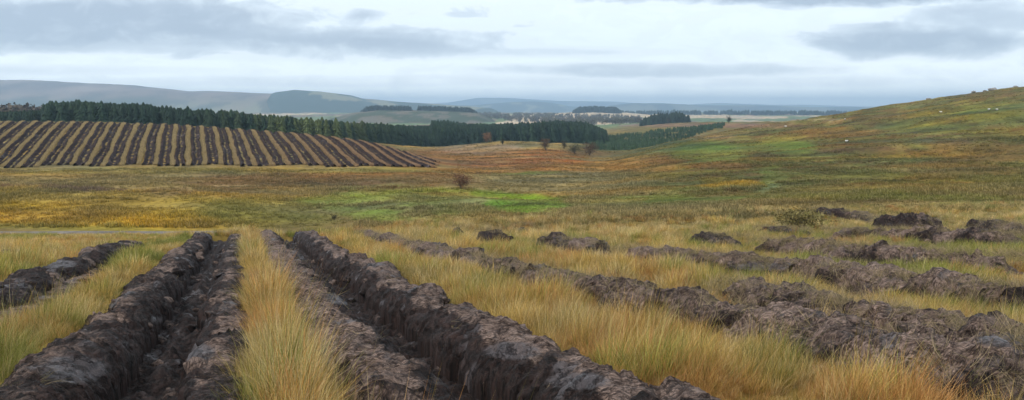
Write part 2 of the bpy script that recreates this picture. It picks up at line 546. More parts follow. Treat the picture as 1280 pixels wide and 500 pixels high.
RIDGES = [
    # name, centre line, half width, height, dryness, label
    ('peat_ridge', line_pts([(-5.0, 9), (-5.0, 25), (-5.1, 37)]), 0.52, 0.46, 0.25,
     'low dark peat ridge at the left edge, beyond the yellow grass', 'a'),
    ('peat_ridge', line_pts([(-4.15, 8.0), (-4.15, 16), (-4.3, 24)]), 0.36, 0.15, 0.55,
     'flat brown shelf of turned peat in front of the leftmost dark ridge', 'a'),
    ('peat_ridge', line_pts([(-2.02, 3.4), (-2.05, 12), (-2.15, 30), (-2.35, 50)]), 0.42, 0.36, 0.50,
     'tall dark peat ridge left of the near trench, big grey smear at its near end', 'a'),
    ('peat_ridge', line_pts([(-0.28, 3.4), (-0.34, 12), (-0.42, 30), (-0.35, 50)]), 0.32, 0.30, 0.42,
     'lower peat ridge between the left trench and the golden grass strip', 'a'),
    ('peat_ridge', line_pts([(1.30, 3.2), (1.32, 12), (1.40, 30), (1.7, 50)]), 0.43, 0.50, 1.0,
     'pale shaggy peat ridge between the golden grass strip and the right trench', 'a'),
    ('peat_ridge', line_pts([(3.55, 3.4), (3.42, 6), (3.28, 12), (3.40, 30), (3.9, 51)]), 0.46, 0.45, 0.85,
     'longest peat ridge, running from the bottom centre along the right trench', 'a'),
    ('peat_ridge', line_pts([(7.2, 6.0), (7.35, 12), (7.25, 30), (7.4, 49)]), 0.56, 0.50, 0.75,
     'long broken peat ridge behind the tawny grass, third ridge from the trench', 'b'),
    ('peat_ridge', line_pts([(9.0, 7.4), (9.4, 11.0), (9.6, 15.5)]), 0.66, 0.50, 0.95,
     'broad grass-fringed peat hump by the lower right corner', 'b'),
    ('peat_ridge', line_pts([(13.6, 11.5), (13.4, 18), (13.0, 26.5)]), 0.56, 0.55, 0.95,
     'pale brown peat ridge running to the right edge behind the broad hump', 'b'),
    ('peat_ridge', line_pts([(13.2, 28.5), (13.4, 34.5)]), 0.7, 0.62, 0.4,
     'short purple-brown peat bank among tawny grass, below the green hollow', 'b'),
    ('peat_ridge', pix_pts([(556, 297), (590, 296)]), 0.80, 0.78, 0.35, 'small dark peat lump closest to the long broken ridge', 'b'),
    ('peat_ridge', pix_pts([(602, 307), (628, 304)]), 0.85, 0.85, 0.35, 'small dark peat lump, middle of three below the bright green hollow', 'b'),
    ('peat_ridge', pix_pts([(644, 293), (668, 292)]), 0.80, 0.78, 0.35, 'small dark peat lump, last of three below the bright green hollow', 'b'),
    ('peat_ridge', pix_pts([(868, 305), (900, 309), (930, 311)]), 0.7, 0.62, 0.3, 'dark rounded peat lump standing alone in the dry grass', 'b'),
    ('peat_ridge', pix_pts([(945, 290), (985, 293), (1010, 296)]), 0.6, 0.42, 0.4, 'small dark peat lump beside the olive rush clump', 'b'),
    ('peat_ridge', pix_pts([(945, 316), (1020, 322), (1090, 329), (1170, 336), (1290, 345)]), 0.62, 0.62, 0.8, 'thin brown peat ridge in green-gold grass, second from the hill foot', 'b'),
    ('peat_ridge', pix_pts([(1030, 300), (1075, 300), (1150, 303), (1290, 310)]), 0.7, 0.62, 0.7, 'faint purple-brown peat ridge running level to the right edge', 'b'),
    ('peat_ridge', pix_pts([(1015, 266), (1070, 272), (1110, 281)]), 0.8, 0.45, 0.4, 'farthest purple peat bank at the foot of the grassy hill', 'b'),
    ('peat_ridge', pix_pts([(1105, 285), (1145, 289), (1185, 290)]), 1.0, 0.75, 0.35, 'heaped dark peat bank at the hill foot, tallest of the far ones', 'b'),
    ('peat_ridge', pix_pts([(1222, 286), (1290, 297)]), 0.8, 0.55, 0.4, 'dark peat bank at the right edge below the hill', 'b'),
    ('peat_ridge', line_pts([(-9.0, 27), (-9.0, 31)]), 0.5, 0.35, 0.4, 'small peat lump at the left edge just below the track', 'a'),
]
TRENCHES = [
    (line_pts([(-1.18, 3.0), (-1.22, 12), (-1.3, 30), (-1.35, 50)]), 0.62, 'left'),
    (line_pts([(2.32, 3.0), (2.26, 12), (2.36, 30), (2.8, 50)]), 0.72, 'right'),
]


def dist_to(line, x, y):
    """distance and nearest index of a sampled line"""
    x, y = np.asarray(x, float).ravel(), np.asarray(y, float).ravel()
    ln = line[::2] if len(line) > 8 else line
    best = np.full(len(x), 1e9)
    bx0, bx1 = ln[:, 0].min() - 3, ln[:, 0].max() + 3
    by0, by1 = ln[:, 1].min() - 3, ln[:, 1].max() + 3
    sel = np.where((x > bx0) & (x < bx1) & (y > by0) & (y < by1))[0]
    for k in range(0, len(sel), 4000):
        s = sel[k:k + 4000]
        d = np.hypot(x[s, None] - ln[None, :, 0], y[s, None] - ln[None, :, 1])
        best[s] = d.min(1)
    return best


def soil(x, y):
    """ground with the two near trenches cut into it"""
    x = np.asarray(x, float)
    z = land(x, y)
    for ln, wd, _ in TRENCHES:
        d = dist_to(ln, x, np.broadcast_to(y, x.shape)).reshape(x.shape)
        z = z - 0.75 * (1 - sstep(0.55, 0.95, d))
    return z


# ------------------------------------------------------------------ colours of the moor, by place
STRAW, TAWNY, OLIVE = (0.33, 0.235, 0.085), (0.27, 0.165, 0.065), (0.150, 0.135, 0.040)
GREEN, BRIGHT, BRACK = (0.125, 0.145, 0.040), (0.110, 0.180, 0.030), (0.165, 0.088, 0.042)
RED, HEATH, PEATC, PINK = (0.180, 0.072, 0.034), (0.095, 0.055, 0.045), (0.055, 0.036, 0.030), (0.24, 0.165, 0.11)
GOLD, DULL, CREAM = (0.30, 0.195, 0.042), (0.185, 0.14, 0.065), (0.42, 0.36, 0.25)
# column, row, radius across, radius down, colour, strength
PATCH = [
    (120, 262, 270, 24, GOLD, 1.0), (60, 285, 200, 6, OLIVE, 0.7), (330, 265, 90, 16, OLIVE, 0.8), (120, 224, 260, 7, DULL, 0.8),
    (110, 236, 160, 3.2, HEATH, 1.0), (250, 241, 70, 2.5, HEATH, 0.6), (300, 214, 330, 5, OLIVE, 0.6), (350, 228, 130, 12, (0.14, 0.085, 0.045), 0.9),
    (480, 225, 120, 9, BRACK, 0.8), (230, 236, 60, 6, DULL, 0.5),
    (640, 203, 110, 7, RED, 1.0), (560, 195, 80, 10, BRACK, 1.0), (690, 192, 70, 6, RED, 0.8), (600, 186, 60, 7, PINK, 0.7),
    (640, 212, 110, 7, BRACK, 0.9), (700, 178, 60, 5, DULL, 0.8), (740, 190, 40, 6, (0.10, 0.075, 0.035), 0.8),
    (490, 240, 80, 4, GREEN, 1.0), (440, 256, 60, 9, GREEN, 1.0), (540, 245, 60, 10, GREEN, 0.6), (500, 262, 60, 6, PINK, 0.7), (560, 250, 70, 4, PINK, 0.5),
    (505, 252, 120, 21, (0.160, 0.180, 0.062), 0.75), (545, 244, 60, 3, DULL, 0.7), (470, 262, 70, 3, (0.12, 0.09, 0.045), 0.7), (620, 258, 60, 5, DULL, 0.6),
    (648, 252, 46, 11, BRIGHT, 1.0), (610, 243, 40, 5, BRIGHT, 0.7), (655, 217, 45, 3, GREEN, 0.9), (455, 268, 40, 6, BRIGHT, 0.5), (470, 246, 40, 3, BRIGHT, 0.5),
    (570, 265, 60, 5, DULL, 0.8), (740, 232, 90, 14, (0.20, 0.155, 0.075), 0.9), (740, 212, 60, 5, (0.19, 0.12, 0.055), 0.8),
    (800, 255, 110, 6, (0.17, 0.15, 0.055), 0.8), (800, 207, 60, 10, (0.20, 0.115, 0.045), 0.9), (830, 200, 40, 8, BRACK, 0.8),
    (885, 190, 55, 16, GREEN, 1.0), (880, 185, 40, 6, BRIGHT, 0.5), (970, 183, 55, 10, GREEN, 1.0), (985, 181, 35, 6, BRIGHT, 0.4), (860, 172, 60, 4, PINK, 0.7), (900, 166, 60, 4, (0.20, 0.15, 0.07), 0.6),
    (905, 209, 34, 6, BRACK, 0.9), (920, 228, 40, 6, GOLD, 0.9), (962, 222, 16, 14, GREEN, 0.9), (965, 232, 9, 11, (0.19, 0.20, 0.10), 0.8),
    (1070, 218, 130, 6, OLIVE, 0.8), (1050, 196, 90, 6, GREEN, 0.4), (1080, 185, 60, 8, BRACK, 0.6), (1040, 165, 70, 6, (0.19, 0.11, 0.045), 0.8), (1110, 148, 60, 5, BRACK, 0.7),
    (1200, 152, 110, 12, OLIVE, 0.9), (1250, 140, 60, 14, GREEN, 0.7), (1160, 160, 60, 6, GREEN, 0.5), (1180, 178, 50, 5, (0.09, 0.085, 0.06), 0.7),
    (1240, 190, 90, 14, (0.21, 0.125, 0.045), 1.0), (1180, 212, 90, 9, (0.19, 0.125, 0.05), 0.9), (1160, 234, 140, 7, (0.20, 0.155, 0.06), 0.8), (1060, 236, 80, 6, (0.17, 0.13, 0.045), 0.8),
    (1000, 248, 330, 4, GREEN, 0.75), (880, 251, 60, 4, GREEN, 0.8), (1240, 118, 120, 5, (0.10, 0.07, 0.05), 0.5), (1270, 255, 100, 6, OLIVE, 0.7),
    (800, 178, 90, 13, (0.055, 0.070, 0.030), 0.95),
    (900, 157, 110, 3.4, (0.23, 0.14, 0.10), 1.0), (985, 150, 80, 2, CREAM, 0.6),
]


def moor_colour(x, y, z):
    x, y, z = np.asarray(x, float), np.asarray(y, float), np.asarray(z, float)
    u, v = project(x, y, z)
    w1 = fbm(P3(x, y * 0.8, 2, 1 / 14.0), 4, 0.6)
    w2 = fbm(P3(x * 0.6, y, 9, 1 / 14.0), 4, 0.6)
    u = u + w1 * 2600.0 / np.maximum(y, 60)
    v = v + w2 * 650.0 / np.maximum(y, 60)
    base = np.array(DULL)[None] * np.ones((len(x), 1))
    hillside = sstep(740, 860, u) * sstep(60, 80, y)
    base = base * (1 - hillside[:, None]) + np.array((0.160, 0.118, 0.046)) * hillside[:, None]
    pn = fbm(P3(x * 0.45 + y * 0.25, y, 51, 1 / 17.0), 4, 0.6)
    pm2 = fbm(P3(x * 0.5 + y * 0.2, y, 57, 1 / 6.0), 4, 0.6)
    q = pn + 0.5 * pm2
    for lo, c in ((-9, (0.105, 0.100, 0.036)), (-0.25, (0.135, 0.085, 0.036)), (0.02, (0.165, 0.148, 0.055)), (0.30, (0.120, 0.118, 0.042)), (0.52, (0.080, 0.058, 0.030))):
        k = (sstep(lo - 0.05, lo + 0.05, q) * hillside * 0.85)[:, None]
        base = base * (1 - k) + np.array(c) * k
    near = 1 - sstep(48, 62, y)
    base = base * (1 - near[:, None]) + np.array((0.17, 0.13, 0.05)) * near[:, None]
    ok = (y > 56)
    for (pu, pv, ru, rv, c, s) in PATCH:
        q = ((u - pu) / ru) ** 2 + ((v - pv) / rv) ** 2
        k = (1 - sstep(0.45, 1.25, q)) * s * ok * np.where(hillside > 0.5, 0.9, 1.0) * (0.75 + 0.5 * np.clip(pm2, -0.5, 0.5))
        base = base * (1 - k[:, None]) + np.array(c) * k[:, None]
    # farmland on the valley floor
    fl = sstep(800, 1100, y)
    cells = fbm(P3(x * 1.3, y * 0.45, 1, 1 / 420.0), 2)
    pale = np.where(cells[:, None] > 0.12, np.array((0.46, 0.36, 0.24)), np.where(cells[:, None] > -0.12, np.array((0.13, 0.17, 0.07)), np.array((0.17, 0.125, 0.09))))
    base = base * (1 - fl[:, None]) + pale * fl[:, None]
    n = fbm(P3(x * 0.35, y, 4, 1 / 4.0), 3)
    m = fbm(P3(x * 0.5, y, 14, 1 / 16.0), 3)
    warm = np.array((1.12, 0.95, 0.72))
    base = base * (1 + np.clip(m, -0.6, 0.6)[:, None] * (warm - 1) * 1.3)
    grey = base.mean(1, keepdims=True)
    base = np.clip(grey + (base - grey) * (1 + 0.17 * (1 - fl[:, None])), 0.004, 1)
    return np.clip(base * (1 - 0.14 * hillside[:, None]) * (1 + 0.55 * n[:, None] + 0.3 * m[:, None]), 0.005, 0.8)


def build_ground():
    fine = np.linspace(-0.72, 0.72, 420)
    side = np.linspace(0.72, 1.25, 24)[1:]
    t = np.concatenate([-side[::-1], fine, side])
    rows = np.exp(np.linspace(math.log(1.2), math.log(14006), 560)) - 6
    X = t[None, :] * (rows[:, None] + 6)
    Y = np.repeat(rows[:, None], len(t), 1)
    Z = soil(X.ravel(), Y.ravel())
    col = moor_colour(X.ravel(), Y.ravel(), Z)
    o = mesh_obj('ground', np.stack([X.ravel(), Y.ravel(), Z], 1), grid_faces(*X.shape), M_ground,
                 attrs={'col': col, 'far': Y.ravel()})
    tag(o, 'rough autumn moorland sloping down to a valley of brown and green pasture', kind='structure')


build_ground()


def build_track():
    us = np.arange(-260, 330, 6.0)
    pts = []
    for u in us:
        tx = float(ray(u, 296)[0])
        y = 57.5 + 2.5 * math.sin(u / 190.0) - (u - 100) * 0.006
        pts.append((tx * y, y))
    pts = np.array(pts)
    tan = np.gradient(pts, axis=0)
    tan /= np.linalg.norm(tan, axis=1)[:, None]
    nor = np.stack([-tan[:, 1], tan[:, 0]], 1)
    V = []
    off = np.linspace(-0.9, 0.9, 7)
    for q in off:
        xy = pts + nor * (q + 0.12 * fbm(P3(pts[:, 0], pts[:, 1], q, 0.3), 2)[:, None])
        z = land(xy[:, 0], xy[:, 1]) + 0.16 - 0.05 * (abs(abs(q) - 0.45) < 0.2) - 0.2 * (abs(q) > 0.8)
        V.append(np.stack([xy[:, 0], xy[:, 1], z], 1))
    V = np.stack(V, 1)
    o = mesh_obj('track', V.reshape(-1, 3), grid_faces(V.shape[0], V.shape[1]), M_track)
    tag(o, 'pale stony farm track crossing below the plough lines', kind='structure')


build_track()


# ------------------------------------------------------------------ far hills
def build_hill(name, sky, depth, half, base, cfun, label, rough=1.0):
    us = np.arange(sky[0][0], sky[-1][0] + 1, 3.0)
    vt = np.interp(us, [p[0] for p in sky], [p[1] for p in sky])
    tx, tz = ray(us, vt)
    k = np.linspace(-1, 1, 41)
    X = (tx[:, None] * (depth + k[None] * half))
    Y = np.repeat((depth + k * half)[None], len(us), 0)
    top = tz * depth + EYE
    n = fbm(P3(X.ravel(), Y.ravel(), 3, 1 / (half * 0.6)), 4).reshape(X.shape)
    sh = np.cos(k * math.pi / 2) ** 1.1
    Z = base + (top[:, None] - base) * sh[None] * (1 + 0.16 * rough * n * np.minimum(1, np.abs(k)[None] * 3))
    X += n * half * 0.05
    endf = np.minimum(1, np.minimum(us - us[0], us[-1] - us) / 20.0)
    Z = base + (Z - base) * np.maximum(endf, 0)[:, None]
    col = cfun(X.ravel(), Y.ravel(), Z.ravel())
    o = mesh_obj(name, np.stack([X.ravel(), Y.ravel(), Z.ravel()], 1), grid_faces(*X.shape), M_ground, attrs={'col': col, 'far': Y.ravel()})
    tag(o, label, kind='structure')


def hill_moor(x, y, z):
    n = fbm(P3(x, y * 0.5, 1, 1 / 300.0), 5, 0.6)
    low = 1 - sstep(-40, 110, z + n * 60)
    c = np.array((0.16, 0.115, 0.085))[None] * (1 + 0.8 * n[:, None])
    f = np.where(n[:, None] > 0.0, np.array((0.20, 0.21, 0.11)), np.array((0.08, 0.09, 0.05)))
    return np.clip(c * (1 - low[:, None]) + f * low[:, None], 0.01, 1)


def hill_wood(x, y, z):
    n = fbm(P3(x, y * 0.5, 1, 1 / 200.0), 3)
    return np.where(n[:, None] > 0.25, np.array((0.20, 0.19, 0.11)), np.array((0.045, 0.062, 0.042)))


def hill_mix(x, y, z):
    n = fbm(P3(x, y * 0.4, 1, 1 / 330.0), 3)
    return np.where(n[:, None] > 0.10, np.array((0.13, 0.13, 0.08)), np.array((0.045, 0.055, 0.04)))


build_hill('hill', [(-420, 102), (-100, 99), (0, 100), (70, 104), (160, 108), (235, 114.5), (262, 113.5), (300, 115), (345, 117), (450, 123), (530, 130), (620, 136)],
           5000, 1500, -60, hill_moor, 'long pale moorland ridge on the left skyline')
build_hill('hill', [(318, 128), (340, 116), (366, 112.5), (400, 114.5), (438, 119), (458, 125), (520, 129), (590, 133), (640, 137)],
           4300, 700, -55, hill_wood, 'dark wooded hill with a rounded top on the left skyline')
build_hill('hill', [(500, 132), (560, 128), (598, 122), (640, 122.5), (700, 126), (760, 127), (840, 132), (900, 128.5), (960, 131), (1010, 131), (1080, 133), (1400, 136)],
           11500, 1800, -80, hill_mix, 'faintest blue hills far away in the middle of the skyline')
build_hill('hill', [(540, 133), (600, 131), (640, 127.5), (668, 126.5), (690, 128.5), (712, 133), (760, 136)],
           7500, 900, -60, hill_wood, 'blue-grey rounded hill in the middle distance of the valley')
build_hill('hill', [(740, 134), (790, 129), (830, 129), (880, 131.5), (940, 131.5), (1010, 134), (1100, 133.5), (1400, 134)],
           7000, 1100, -60, hill_mix, 'long low blue hill on the right skyline')


def hill_clear(x, y, z):
    n = fbm(P3(x, y, 1, 1 / 60.0), 3)
    return np.where(n[:, None] > 0.05, np.array((0.13, 0.115, 0.085)), np.array((0.06, 0.075, 0.045)))


KNOLL = [(395, 154), (440, 141), (470, 137.5), (520, 138), (570, 139), (596, 141), (618, 150), (640, 156)]
RISE = [(660, 148), (705, 141), (745, 139.0), (785, 141), (850, 148)]
build_hill('hill', KNOLL,
           1700, 260, -36, hill_clear, 'part-felled wooded knoll standing above the dark conifer forest', 0.6)
build_hill('hill', RISE, 2400, 300, -30, lambda x, y, z: moor_colour(x, y, z), 'low pale rise of fields carrying a small dark wood', 0.4)


# ------------------------------------------------------------------ instanced stuff (grass, woods): points carry copies of small plants
def gn_tree(n_proto):
    ng = bpy.data.node_groups.new('scatter', 'GeometryNodeTree')
    ng.interface.new_socket('Geometry', in_out='INPUT', socket_type='NodeSocketGeometry')
    ng.interface.new_socket('Geometry', in_out='OUTPUT', socket_type='NodeSocketGeometry')
    N, L = ng.nodes, ng.links
    gi, go = N.new('NodeGroupInput'), N.new('NodeGroupOutput')

    def named(name, typ):
        n = N.new('GeometryNodeInputNamedAttribute')
        n.data_type = typ
        n.inputs[0].default_value = name
        return [s for s in n.outputs if s.enabled and s.name == 'Attribute'][0]
    pa = named('proto', 'INT')

    def sep(k):
        c = N.new('FunctionNodeCompare')
        c.data_type = 'INT'
        c.operation = 'EQUAL'
        ins = [s for s in c.inputs if s.enabled]
        L.new(pa, ins[0])
        ins[1].default_value = k
        s = N.new('GeometryNodeSeparateGeometry')
        s.domain = 'POINT'
        L.new(gi.outputs[0], s.inputs[0])
        L.new(c.outputs[0], s.inputs[1])
        return s.outputs[0]
    g2i = N.new('GeometryNodeGeometryToInstance')
    for k in range(1, n_proto + 1):
        L.new(sep(k), g2i.inputs[0])
    iop = N.new('GeometryNodeInstanceOnPoints')
    L.new(sep(0), iop.inputs['Points'])
    L.new(g2i.outputs[0], iop.inputs['Instance'])
    iop.inputs['Pick Instance'].default_value = True
    L.new(named('pick', 'INT'), iop.inputs['Instance Index'])
    e2r = N.new('FunctionNodeEulerToRotation')
    L.new(named('rot', 'FLOAT_VECTOR'), e2r.inputs[0])
    L.new(e2r.outputs[0], iop.inputs['Rotation'])
    L.new(named('scl', 'FLOAT_VECTOR'), iop.inputs['Scale'])
    L.new(iop.outputs[0], go.inputs[0])
    return ng


_trees = {}


def scatter(name, protos, pts, rot, scl, tint, mat, label, cat=None):
    """one 'stuff' object: protos = list of dict(v, f(list), t, r)"""
    n = len(pts)
    V, Fs, T, R, PR = [], [], [], [], []
    off = 0
    for k, p in enumerate(protos):
        V.append(p['v'])
        for f in p['f']:
            Fs.append(np.asarray(f) + off)
        T.append(p['t'])
        R.append(p['r'])
        PR.append(np.full(len(p['v']), k + 1))
        off += len(p['v'])
    z = np.zeros(off)
    z3 = np.zeros((off, 3))
    attrs = {
        'proto': np.concatenate(PR + [np.zeros(n, int)]).astype(np.int32),
        't': np.concatenate(T + [np.zeros(n)]), 'r': np.concatenate(R + [np.zeros(n)]),
        'pick': np.concatenate([z.astype(int), rng.integers(0, len(protos), n)]).astype(np.int32),
        'rot': np.concatenate([z3, rot]), 'scl': np.concatenate([z3 + 1, scl]), 'tint': np.concatenate([z3, tint]),
    }
    o = mesh_obj(name, np.concatenate(V + [pts]), Fs, mat, attrs=attrs, smooth=False)
    if len(protos) not in _trees:
        _trees[len(protos)] = gn_tree(len(protos))
    md = o.modifiers.new('scatter', 'NODES')
    md.node_group = _trees[len(protos)]
    tag(o, label, cat, kind='stuff')
    return o


def tuft(nb, length, width, spread, droop, seed, lean=0.12, seg=3):
    r = np.random.default_rng(seed)
    V, Q, T3, t, rr = [], [], [], [], []
    for b in range(nb):
        a = r.uniform(0, 2 * math.pi)
        rad = spread * math.sqrt(r.uniform(0, 1))
        bx, by = rad * math.cos(a), rad * math.sin(a)
        ln = length * r.uniform(0.55, 1.1)
        a2 = a + r.normal(0, 0.7)
        out = r.uniform(0.1, 1.0) * droop
        wv = a2 + math.pi / 2 + r.normal(0, 0.5)
        wd = width * r.uniform(0.6, 1.3)
        q = r.uniform()
        base = len(V)
        for s in range(seg + 1):
            k = s / seg
            h = ln * (k - 0.28 * out * k * k)
            o = ln * out * 0.75 * k ** 1.8
            x = bx + math.cos(a2) * o + lean * ln * k * k
            y = by + math.sin(a2) * o
            ww = wd * 0.5 * (1 - 0.75 * k)
            if s < seg:
                V += [(x - math.cos(wv) * ww, y - math.sin(wv) * ww, h - 0.03), (x + math.cos(wv) * ww, y + math.sin(wv) * ww, h - 0.03)]
                t += [k, k]
                rr += [q, q]
            else:
                V.append((x, y, h - 0.03))
                t.append(1.0)
                rr.append(q)
        for s in range(seg - 1):
            i = base + 2 * s
            Q.append((i, i + 1, i + 3, i + 2))
        i = base + 2 * (seg - 1)
        T3.append((i, i + 1, i + 2))
    return dict(v=np.array(V), f=[np.array(Q).reshape(-1, 4), np.array(T3)] if Q else [np.array(T3)], t=np.array(t), r=np.array(rr))


def conifer(seed, h=1.0, rad=0.2, layers=9, pts=11):
    r = np.random.default_rng(seed)
    V, T3, t, rr = [], [], [], []
    for k in range(layers):
        f = k / layers
        z0 = 0.06 + 0.90 * f
        z1 = min(1.02, z0 + 0.25 * (1 - f * 0.5))
        rd = rad * (1 - f) ** 0.62 + 0.012
        a0 = r.uniform(0, 6.28)
        for p in range(pts):
            a = a0 + 2 * math.pi * p / pts + r.normal(0, 0.12)
            d = 2 * math.pi / pts * 0.62
            rl = rd * r.uniform(0.7, 1.2)
            zz = z0 + r.normal(0, 0.018)
            i = len(V)
            V += [(0.02 * math.cos(a), 0.02 * math.sin(a), z1), (rl * math.cos(a - d) * 0.8, rl * math.sin(a - d) * 0.8, zz + 0.03), (rl * math.cos(a) * 1.1, rl * math.sin(a) * 1.1, zz - 0.015),
                  (rl * math.cos(a + d) * 0.8, rl * math.sin(a + d) * 0.8, zz + 0.03)]
            T3 += [(i, i + 1, i + 2), (i, i + 2, i + 3)]
            q = r.uniform()
            t += [0.3, 0.7, 1.0, 0.7]
            rr += [q] * 4
    i = len(V)
    for a in (0, 2.1, 4.2):
        V += [(0.014 * math.cos(a), 0.014 * math.sin(a), -0.05), (0.014 * math.cos(a + 2.1), 0.014 * math.sin(a + 2.1), -0.05), (0, 0, 0.8)]
    T3 += [(i, i + 1, i + 2), (i + 3, i + 4, i + 5), (i + 6, i + 7, i + 8)]
    t += [0.0] * 9
    rr += [0.2] * 9
    V = np.array(V) * h
    return dict(v=V, f=[np.array(T3)], t=np.array(t), r=np.array(rr))


def leafball(seed, n=170, flat=0.8):
    """a bushy broadleaf crown of loose leaf sprays, unit size"""
    r = np.random.default_rng(seed)
    V, T3, t, rr = [], [], [], []
    lobes = r.normal(0, 0.22, (7, 3)) + np.array([0, 0, 0.62])
    for k in range(n):
        c = lobes[k % 7]
        d = r.normal(size=3)
        d /= np.linalg.norm(d)
        p = c + d * 0.27 * r.uniform(0.55, 1.1)
        p[2] = max(p[2], 0.12)
        e1 = r.normal(size=3)
        e1 /= np.linalg.norm(e1)
        e2 = np.cross(e1, d)
        s = 0.085 * r.uniform(0.6, 1.3)
        i = len(V)
        V += [p + e1 * s, p + e2 * s, p - e1 * s, p - e2 * s * 0.8]
        T3 += [(i, i + 1, i + 2), (i, i + 2, i + 3)]
        q = r.uniform()
        t += [0.4, 0.8, 1, 0.8]
        rr += [q] * 4
    for k in range(5):
        a = r.uniform(0, 6.28)
        tip = lobes[k]
        for da in (0, 2.1):
            i = len(V)
            V += [np.array([0.02 * math.cos(a + da), 0.02 * math.sin(a + da), -0.05]), np.array([0.02 * math.cos(a + da + 2.1), 0.02 * math.sin(a + da + 2.1), -0.05]), tip]
            T3.append((i, i + 1, i + 2))
            t += [0, 0, 0]
            rr += [0.1] * 3
    return dict(v=np.array(V), f=[np.array(T3)], t=np.array(t), r=np.array(rr))


# ------------------------------------------------------------------ peat ridges, trenches and clods
def polyline_frame(line, ystep):
    d = np.concatenate([[0], np.cumsum(np.linalg.norm(np.diff(line, axis=0), axis=1))])
    s, out = 0.0, []
    while s < d[-1]:
        out.append(s)
        y = np.interp(s, d, line[:, 1])
        s += max(0.022, ystep * y)
    out = np.array(out + [d[-1]])
    p = np.stack([np.interp(out, d, line[:, 0]), np.interp(out, d, line[:, 1])], 1)
    tn = np.gradient(p, out, axis=0)
    tn /= np.linalg.norm(tn, axis=1)[:, None]
    return out, p, np.stack([tn[:, 1], -tn[:, 0]], 1)        # nor points to the right


def worley(s, seed, mean):
    """cut the length into blocks: block id and distance to the nearest cut"""
    r = np.random.default_rng(seed)
    cuts = np.cumsum(r.uniform(0.5, 1.6, 400) * mean)
    k = np.searchsorted(cuts, s)
    lo = np.where(k > 0, cuts[np.maximum(k - 1, 0)], -1)
    return k, np.minimum(np.abs(s - lo), np.abs(cuts[k] - s)), np.clip((s - lo) / (cuts[k] - lo + 1e-6), 0, 1)


clod_meshes = []


def make_clods():
    import bmesh
    for k in range(9):
        bm = bmesh.new()
        bmesh.ops.create_icosphere(bm, subdivisions=3, radius=1.0)
        v = np.array([q.co[:] for q in bm.verts])
        d = v / np.linalg.norm(v, axis=1)[:, None]
        rr = 1 + 0.32 * fbm(d * 1.3 + 40 * k, 3) + 0.13 * fbm(d * 4 + 9 * k, 3)
        # broken flat faces
        r = np.random.default_rng(k)
        p = d * rr[:, None]
        for _ in range(5):
            nrm = r.normal(size=3)
            nrm /= np.linalg.norm(nrm)
            h = p @ nrm
            lim = r.uniform(0.6, 0.85)
            p = p - nrm[None] * (np.maximum(h - lim, 0) * 0.85)[:, None]
        p *= np.array([1.0, 0.75, 0.6])
        for q, c in zip(bm.verts, p):
            q.co = c
        me = bpy.data.meshes.new('clod')
        bm.to_mesh(me)
        bm.free()
        for pl in me.polygons:
            pl.use_smooth = True
        a = me.attributes.new('uvw', 'FLOAT_VECTOR', 'POINT')
        a.data.foreach_set('vector', (p * 0.25 + k * 3.1).astype(np.float32).ravel())
        a = me.attributes.new('dry', 'FLOAT', 'POINT')
        a.data.foreach_set('value', np.full(len(p), 0.15 + 0.09 * k, np.float32))
        me.materials.append(M_peat)
        clod_meshes.append(me)


make_clods()


def add_clod(parent, x, y, z, size):
    o = bpy.data.objects.new('clod', random.choice(clod_meshes))
    o.parent = parent
    o.location = (x, y, z)
    o.scale = (size, size * random.uniform(0.8, 1.2), size * random.uniform(0.7, 1.1))
    o.rotation_euler = (random.uniform(-0.5, 0.5), random.uniform(-0.5, 0.5), random.uniform(0, 6.3))
    C.objects.link(o)


SMEARS = [(92, 462, 46, 20), (245, 440, 26, 14), (640, 438, 40, 13), (722, 476, 46, 12), (430, 372, 26, 10), (950, 333, 40, 6), (1255, 425, 40, 10), (70, 330, 30, 6), (205, 400, 20, 9)]


